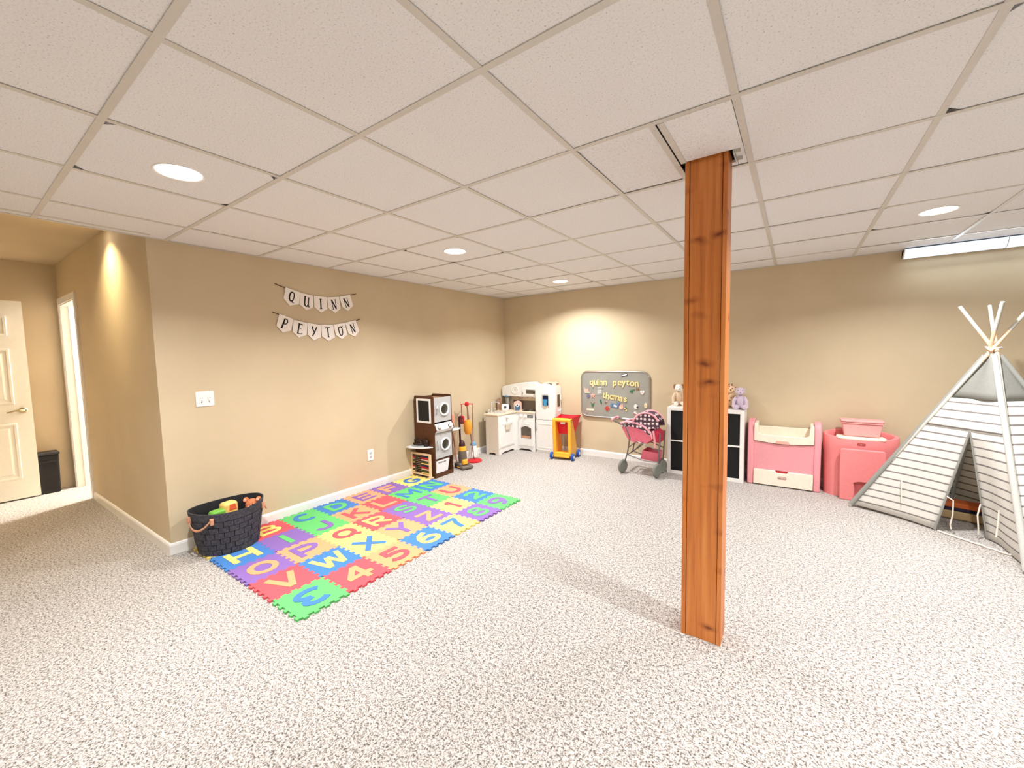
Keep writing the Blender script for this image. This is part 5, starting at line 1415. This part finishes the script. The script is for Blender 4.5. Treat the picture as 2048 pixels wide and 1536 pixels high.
ty = MB().prism([(x, .462 - lip(x)) for x in xs] + [(tx1, .63), (tx1 - .022, .65), (tx1 - .032, .63), (tx1 - .04, .545)] + [(x, .535 - lip(x) * .5) for x in reversed(xs[1:-1])] + [(tx0 + .04, .545), (tx0 + .032, .63), (tx0 + .022, .65), (tx0, .63)],
                CYF - .004, CYF + .012, 'xz').build('tray_front', 'crib_cream', cr, world=True, bevel=.004, smooth=40)
for x0 in (tx0, tx1 - .028): MB().box(x0, x0 + .028, CYF + .012, CYB - .02, .46, .642).build('tray_end', 'crib_cream', cr, world=True, bevel=.008)
MB().box(tx0 + .028, tx1 - .028, CYB - .032, CYB - .02, .46, .585).build('tray_back', 'crib_cream', cr, world=True, bevel=.004)
MB().box(tx0 + .028, tx1 - .028, CYF + .012, CYB - .032, .46, .475).build('tray_floor', 'crib_cream', cr, world=True)
MB().prism([(3.535, .447), (3.665, .447), (3.648, .475), (3.552, .475)], CYF - .006, CYF - .003, 'xz').build('tray_notch', 'mg_pink', cr, world=True)
nx = (CX0 + CX1) / 2 - .006
dw = MB().prism([(tx0 - .0, .012), (tx1, .012), (tx1, .158), (tx1 - .008, .166), (nx + .055, .166), (nx + .045, .145), (nx - .045, .145), (nx - .055, .166), (tx0 + .008, .166), (tx0, .158)], CYF - .006, CYF + .04, 'xz').build('drawer', 'crib_cream', cr, world=True, bevel=.004, smooth=40)
MB().box(nx - .05, nx + .05, CYF + .012, CYF + .016, .145, .168).build('drawer_grip', 'logo_red', dw, world=True)
def logo(parent, x, y, z, w=.074, txt='little tikes'):
    MB().ring(rrect(x - w / 2, x + w / 2, z - w * .19, z + w * .19, w * .18, 5), rrect(x - w / 2 + .004, x + w / 2 - .004, z - w * .19 + .004, z + w * .19 - .004, w * .14, 5), y - .001, y, 'xz').build('badge_ring', 'logo_red', parent, world=True)
    m = MB(); put_glyph(m, txt, frame((x, y - .0002, z), (1, 0, 0), (0, 0, 1)), w=w * .74, h=w * .13, bold=.02, depth=.0008)
    m.build('badge_text', 'switch_dark', parent, world=True)
logo(dw, nx + .005, CYF - .0062, .098)

# ================================================================== pink toy desk with chair and lidded box
mat('desk_pink', (234, 138, 138), 0.55, var=0.06, scale=120)
mat('box_pink', (240, 168, 166), 0.5, var=0.04)
DCX, DCY, DRX, DRY = 4.198, -.170, .275, .135
dk = thing('toy_desk', 'coral pink oval toy desk with a cream writing top', 'toy desk', (DCX, DCY, 0))
NA = 48
def desk_pt(a, k, z): return (DRX * k * math.cos(a), DRY * k * math.sin(a), z)
def rim_z(a): return .585 - .028 * max(0, -math.sin(a)) + .03 * max(0, math.sin(a))
A = [2 * math.pi * i / NA for i in range(NA)]
rows = [[desk_pt(a, .93, 0) for a in A], [desk_pt(a, .95, .2) for a in A], [desk_pt(a, .97, .42) for a in A], [desk_pt(a, 1.0, .47) for a in A], [desk_pt(a, 1.0, rim_z(a) - .012) for a in A],
        [desk_pt(a, .97, rim_z(a)) for a in A], [desk_pt(a, .87, rim_z(a)) for a in A], [desk_pt(a, .83, rim_z(a) - .015) for a in A], [desk_pt(a, .82, .53) for a in A], [desk_pt(a, .02, .525) for a in A]]
MB().grid(rows, close=True).build('body', 'desk_pink', dk, smooth=50)
lid = [(-.18, -.075), (-.165, -.115), (0, -.137), (.165, -.115), (.18, -.075), (.165, .04), (-.165, .04)]
tl = MB().prism(lid, .553, .572).build('writing_top', 'crib_cream', dk, bevel=.004)
logo(dk, DCX + .0, DCY - DRY - .001, .515, .06)
ch_ = thing('toy_chair', 'coral pink plastic toy chair tucked against the oval desk', 'toy chair', (4.205, -.335, 0))
arc = [( -.152, 0), (-.05, 0), (-.046, .11), (-.055, .165), (-.02, .178)] + [(.0 + .02 * k, .178) for k in range(1, 3)] + [(.06, .165), (.046, .11), (.05, 0), (.152, 0), (.156, .20), (.158, .462), (.145, .475), (-.145, .475), (-.158, .462), (-.156, .20)]
rows_f, rows_b = [], []
MB().prism(arc, -.022, .022, 'xz').build('back_and_legs', 'desk_pink', ch_, bevel=.008, seg=3, smooth=40)
MB().box(-.14, .14, .022, .028, .20, .24).build('seat_edge', 'desk_pink', ch_, bevel=.002)
bx = thing('lidded_box', 'pink plastic box with a lid standing on the toy desk', 'box', (4.207, -.165, .575))
MB().hexa([(-.125, -.06, 0), (.125, -.06, 0), (.125, .06, 0), (-.125, .06, 0)], [(-.142, -.07, .118), (.142, -.07, .118), (.142, .07, .118), (-.142, .07, .118)]).build('tub', 'box_pink', bx, bevel=.008, seg=3, smooth=40)
MB().prism(rrect(-.152, .152, -.078, .078, .02), .118, .128).build('tub_rim', 'box_pink', bx, bevel=.002)
MB().prism(rrect(-.154, .154, -.080, .080, .02), .132, .150).build('lid', 'box_pink', bx, bevel=.006, seg=3, smooth=40)
MB().prism(rrect(-.146, .146, -.072, .072, .02), .128, .132).build('lid_seam', 'logo_red', bx)

# ================================================================== teepee
mat('tent_grey', (160, 160, 153), 0.9, var=0.05, scale=120, transl=0.25)
mat('sleeve_grey', (188, 188, 182), 0.9, var=0.05, scale=120)
mat('sleeve_dark', (150, 150, 144), 0.9, var=0.05, scale=120)
mat('pole_wood', (206, 204, 194), 0.5, var=0.05)
mat('pole_raw', (240, 206, 174), 0.5, var=0.06)
mat('cord_white', (240, 232, 218), 0.8)
def stripe_fabric(name, white, grey, tr=0.3):
    m, nt, b, oc = new_mat(name)
    sx = nt.nodes.new('ShaderNodeSeparateXYZ'); nt.links.new(oc, sx.inputs[0])
    mt = nt.nodes.new('ShaderNodeMath'); mt.operation = 'MULTIPLY'; mt.inputs[1].default_value = 1 / .0605
    nt.links.new(sx.outputs['Z'], mt.inputs[0])
    fr_ = nt.nodes.new('ShaderNodeMath'); fr_.operation = 'FRACT'; nt.links.new(mt.outputs[0], fr_.inputs[0])
    col = ramp(nt, fr_.outputs[0], [(.0, rgb(*grey)), (.16, rgb(*grey)), (.19, rgb(*white)), (1, rgb(*white))])
    nt.links.new(col, b.inputs['Base Color'])
    b.inputs['Roughness'].default_value = 0.9
    add_bump(nt, b, noise(nt, oc, 300), .2, .002)
    tl_ = nt.nodes.new('ShaderNodeBsdfTranslucent'); nt.links.new(col, tl_.inputs['Color'])
    mx = nt.nodes.new('ShaderNodeMixShader'); mx.inputs[0].default_value = tr
    nt.links.new(b.outputs[0], mx.inputs[1]); nt.links.new(tl_.outputs[0], mx.inputs[2])
    nt.links.new(mx.outputs[0], nt.nodes['Material Output'].inputs['Surface'])
stripe_fabric('tent_stripe', (244, 242, 236), (150, 143, 140))
HUB = Vector((4.85, -.72, 1.377))
P1, P2, P3, P4 = Vector((4.115, -.526, 0)), Vector((4.87, -1.385, 0)), Vector((5.585, -.914, 0)), Vector((4.83, -.055, 0))
tp = thing('play_teepee', 'grey and white striped canvas play teepee with crossed poles', 'play tent', (HUB.x, HUB.y, 0))
TZ = HUB.z
def edge(P, z): return P + (HUB - P) * (z / TZ)
ZS = 1.005               # lower edge of the plain grey top
ZA = .775                # top of the door opening
# door apex on the front face
s_a = .66
A_ = edge(P1, ZA).lerp(edge(P2, ZA), s_a)
A_ = edge(P1, ZA).lerp(edge(P2, ZA), .60)
QL, QR = Vector((4.585, -.818, 0)), Vector((4.85, -.83, 0))
def sag(p, z, amt): return p
def panel(name, material, left, right, z0, z1, nz=10, nx=8, bow=None):
    rows = []
    for i in range(nz + 1):
        z = z0 + (z1 - z0) * i / nz
        a, c = left(z), right(z)
        row = []
        for k in range(nx + 1):
            u = k / nx
            p = a.lerp(c, u)
            if bow: p = p + bow(u, z)
            row.append(tuple(p))
        rows.append(row)
    return MB().grid(rows).build(name, material, tp, world=True, solid=.003, smooth=180)
inward = Vector((.66, .58, 0)).normalized()
lf = panel('door_flap', 'tent_stripe', lambda z: edge(P1, z + .012), lambda z: QL.lerp(A_, z / ZA) + Vector((0, 0, .0 if z > .02 else 0)), .012, ZA, 14, 10, lambda u, z: inward * (.03 * math.sin(math.pi * u) * (1 - z / ZA)))
rf = panel('door_flap', 'tent_stripe', lambda z: QR.lerp(A_, (z / ZA)) , lambda z: edge(P2, z + .012), .004, ZA, 14, 10, lambda u, z: inward * (.05 * math.sin(math.pi * u) + .012 * math.sin(9 * u)) * (1 - z / ZA))
panel('front_panel', 'tent_stripe', lambda z: edge(P1, z), lambda z: edge(P2, z), ZA, ZS, 6, 10)
panel('top_panel', 'tent_grey', lambda z: edge(P1, z), lambda z: edge(P2, z), ZS, 1.335, 6, 8, lambda u, z: inward * (.012 * math.sin(math.pi * 2 * u)))
for Pa, Pb in ((P2, P3), (P3, P4), (P4, P1)):
    panel('side_cloth', 'tent_stripe', lambda z: edge(Pa, z), lambda z: edge(Pb, z), .006, ZS, 12, 6)
    panel('top_panel', 'tent_grey', lambda z: edge(Pa, z), lambda z: edge(Pb, z), ZS, 1.335, 6, 4)
for P_, nm in ((P1, 'a'), (P2, 'b'), (P3, 'c'), (P4, 'd')):
    d_ = (HUB - P_) / TZ
    # the four poles pass each other at the crossing
    off = {'a': Vector((0, -.014, 0)), 'b': Vector((.014, 0, 0)), 'c': Vector((0, .014, 0)), 'd': Vector((-.014, 0, 0))}[nm]
    pl = MB().tube([P_ + off * .0 + Vector((0, 0, .002)), HUB + off - d_ * .10], .0115, 12).build('pole', 'pole_wood', tp, world=True, smooth=60)
    MB().tube([HUB + off - d_ * .10, HUB + off + d_ * .12], .0118, 12).build('pole_bare_wood', 'pole_raw', pl, world=True, smooth=60)
    MB().tube([HUB + off + d_ * .12, HUB + off + d_ * .31], .0115, 12).build('pole_end', 'pole_wood', pl, world=True, smooth=60)
    outv = Vector((P_.x - HUB.x, P_.y - HUB.y, 0)).normalized() * .004
    MB().tube([edge(P_, .02) + outv, edge(P_, .7) + outv, edge(P_, 1.32) + outv], [.019, .0175, .016], 12).build('pole_sleeve', 'sleeve_dark' if nm in 'ac' else 'sleeve_grey', tp, world=True, smooth=60)
MB().tube([(HUB.x - .03, HUB.y - .035, 1.365), (HUB.x + .03, HUB.y - .04, 1.375), (HUB.x + .045, HUB.y + .02, 1.37), (HUB.x - .03, HUB.y + .04, 1.38)], .006, 8, closed=True).build('lashing', 'cord_white', tp, world=True, smooth=60)
# bindings along the door edges, tie cords and the braided threshold cord
for Q in (QL, QR):
    MB().tube([tuple(Q.lerp(A_, k / 8) + Vector((0, -.003, .006))) for k in range(9)], .007, 6).build('door_binding', 'sleeve_dark', tp, world=True, smooth=60)
def tie(pts): MB().tube(pts, .0045, 6).build('tie_cord', 'cord_white', tp, world=True, smooth=60)
eL, eR = QL.lerp(A_, .36), QR.lerp(A_, .33)
tie([eL + Vector((.0, -.008, 0)), eL + Vector((.03, -.02, -.02)), eL + Vector((.03, -.03, -.12)), eL + Vector((.02, -.03, -.20)), eL + Vector((.025, -.03, -.235))])
tie([eR + Vector((-.006, -.008, 0)), eR + Vector((-.02, -.02, -.08)), eR + Vector((-.012, -.02, -.17)), eR + Vector((-.01, -.02, -.22))])
fL = edge(P1, .34).lerp(QL.lerp(A_, .34 / ZA), .36) - inward * .012
tie([fL, fL + Vector((0, 0, -.09)), fL + Vector((.004, -.01, -.20))])
fR = QR.lerp(A_, .30 / ZA).lerp(edge(P2, .30), .62) - inward * .03
tie([fR, fR + Vector((0, 0, -.08)), fR + Vector((-.008, -.01, -.18))])
cord = []
for k in range(15):
    u = k / 14
    p = Vector((4.60, -.84, .008)).lerp(Vector((4.885, -1.10, .008)), u)
    cord.append(tuple(p + Vector((.006 * math.sin(k * 2.3), .006 * math.cos(k * 2.3), 0))))
MB().tube(cord, .006, 6).build('threshold_cord', 'cord_white', tp, world=True, smooth=60)
# folded cloth inside the teepee
mat('cloth_orange', (216, 110, 56), 0.9); mat('cloth_navy', (44, 40, 62), 0.9, var=0.5, scale=40); mat('cloth_tan', (196, 168, 124), 0.9)
fc = thing('floor_cushion', 'tan floor cushion with orange and navy stripes inside the teepee', 'cushion', (4.80, -.42, 0), math.radians(-14))
MB().prism(rrect(-.17, .17, -.07, .07, .03), .004, .075).build('lower_pad', 'cloth_tan', fc, bevel=.015, seg=3, smooth=40)
MB().prism(rrect(-.168, .168, -.068, .068, .03), .075, .10).build('navy_band', 'cloth_navy', fc, bevel=.006)
MB().prism(rrect(-.165, .165, -.066, .066, .03), .10, .14).build('orange_band', 'cloth_orange', fc, bevel=.008, seg=3, smooth=40)
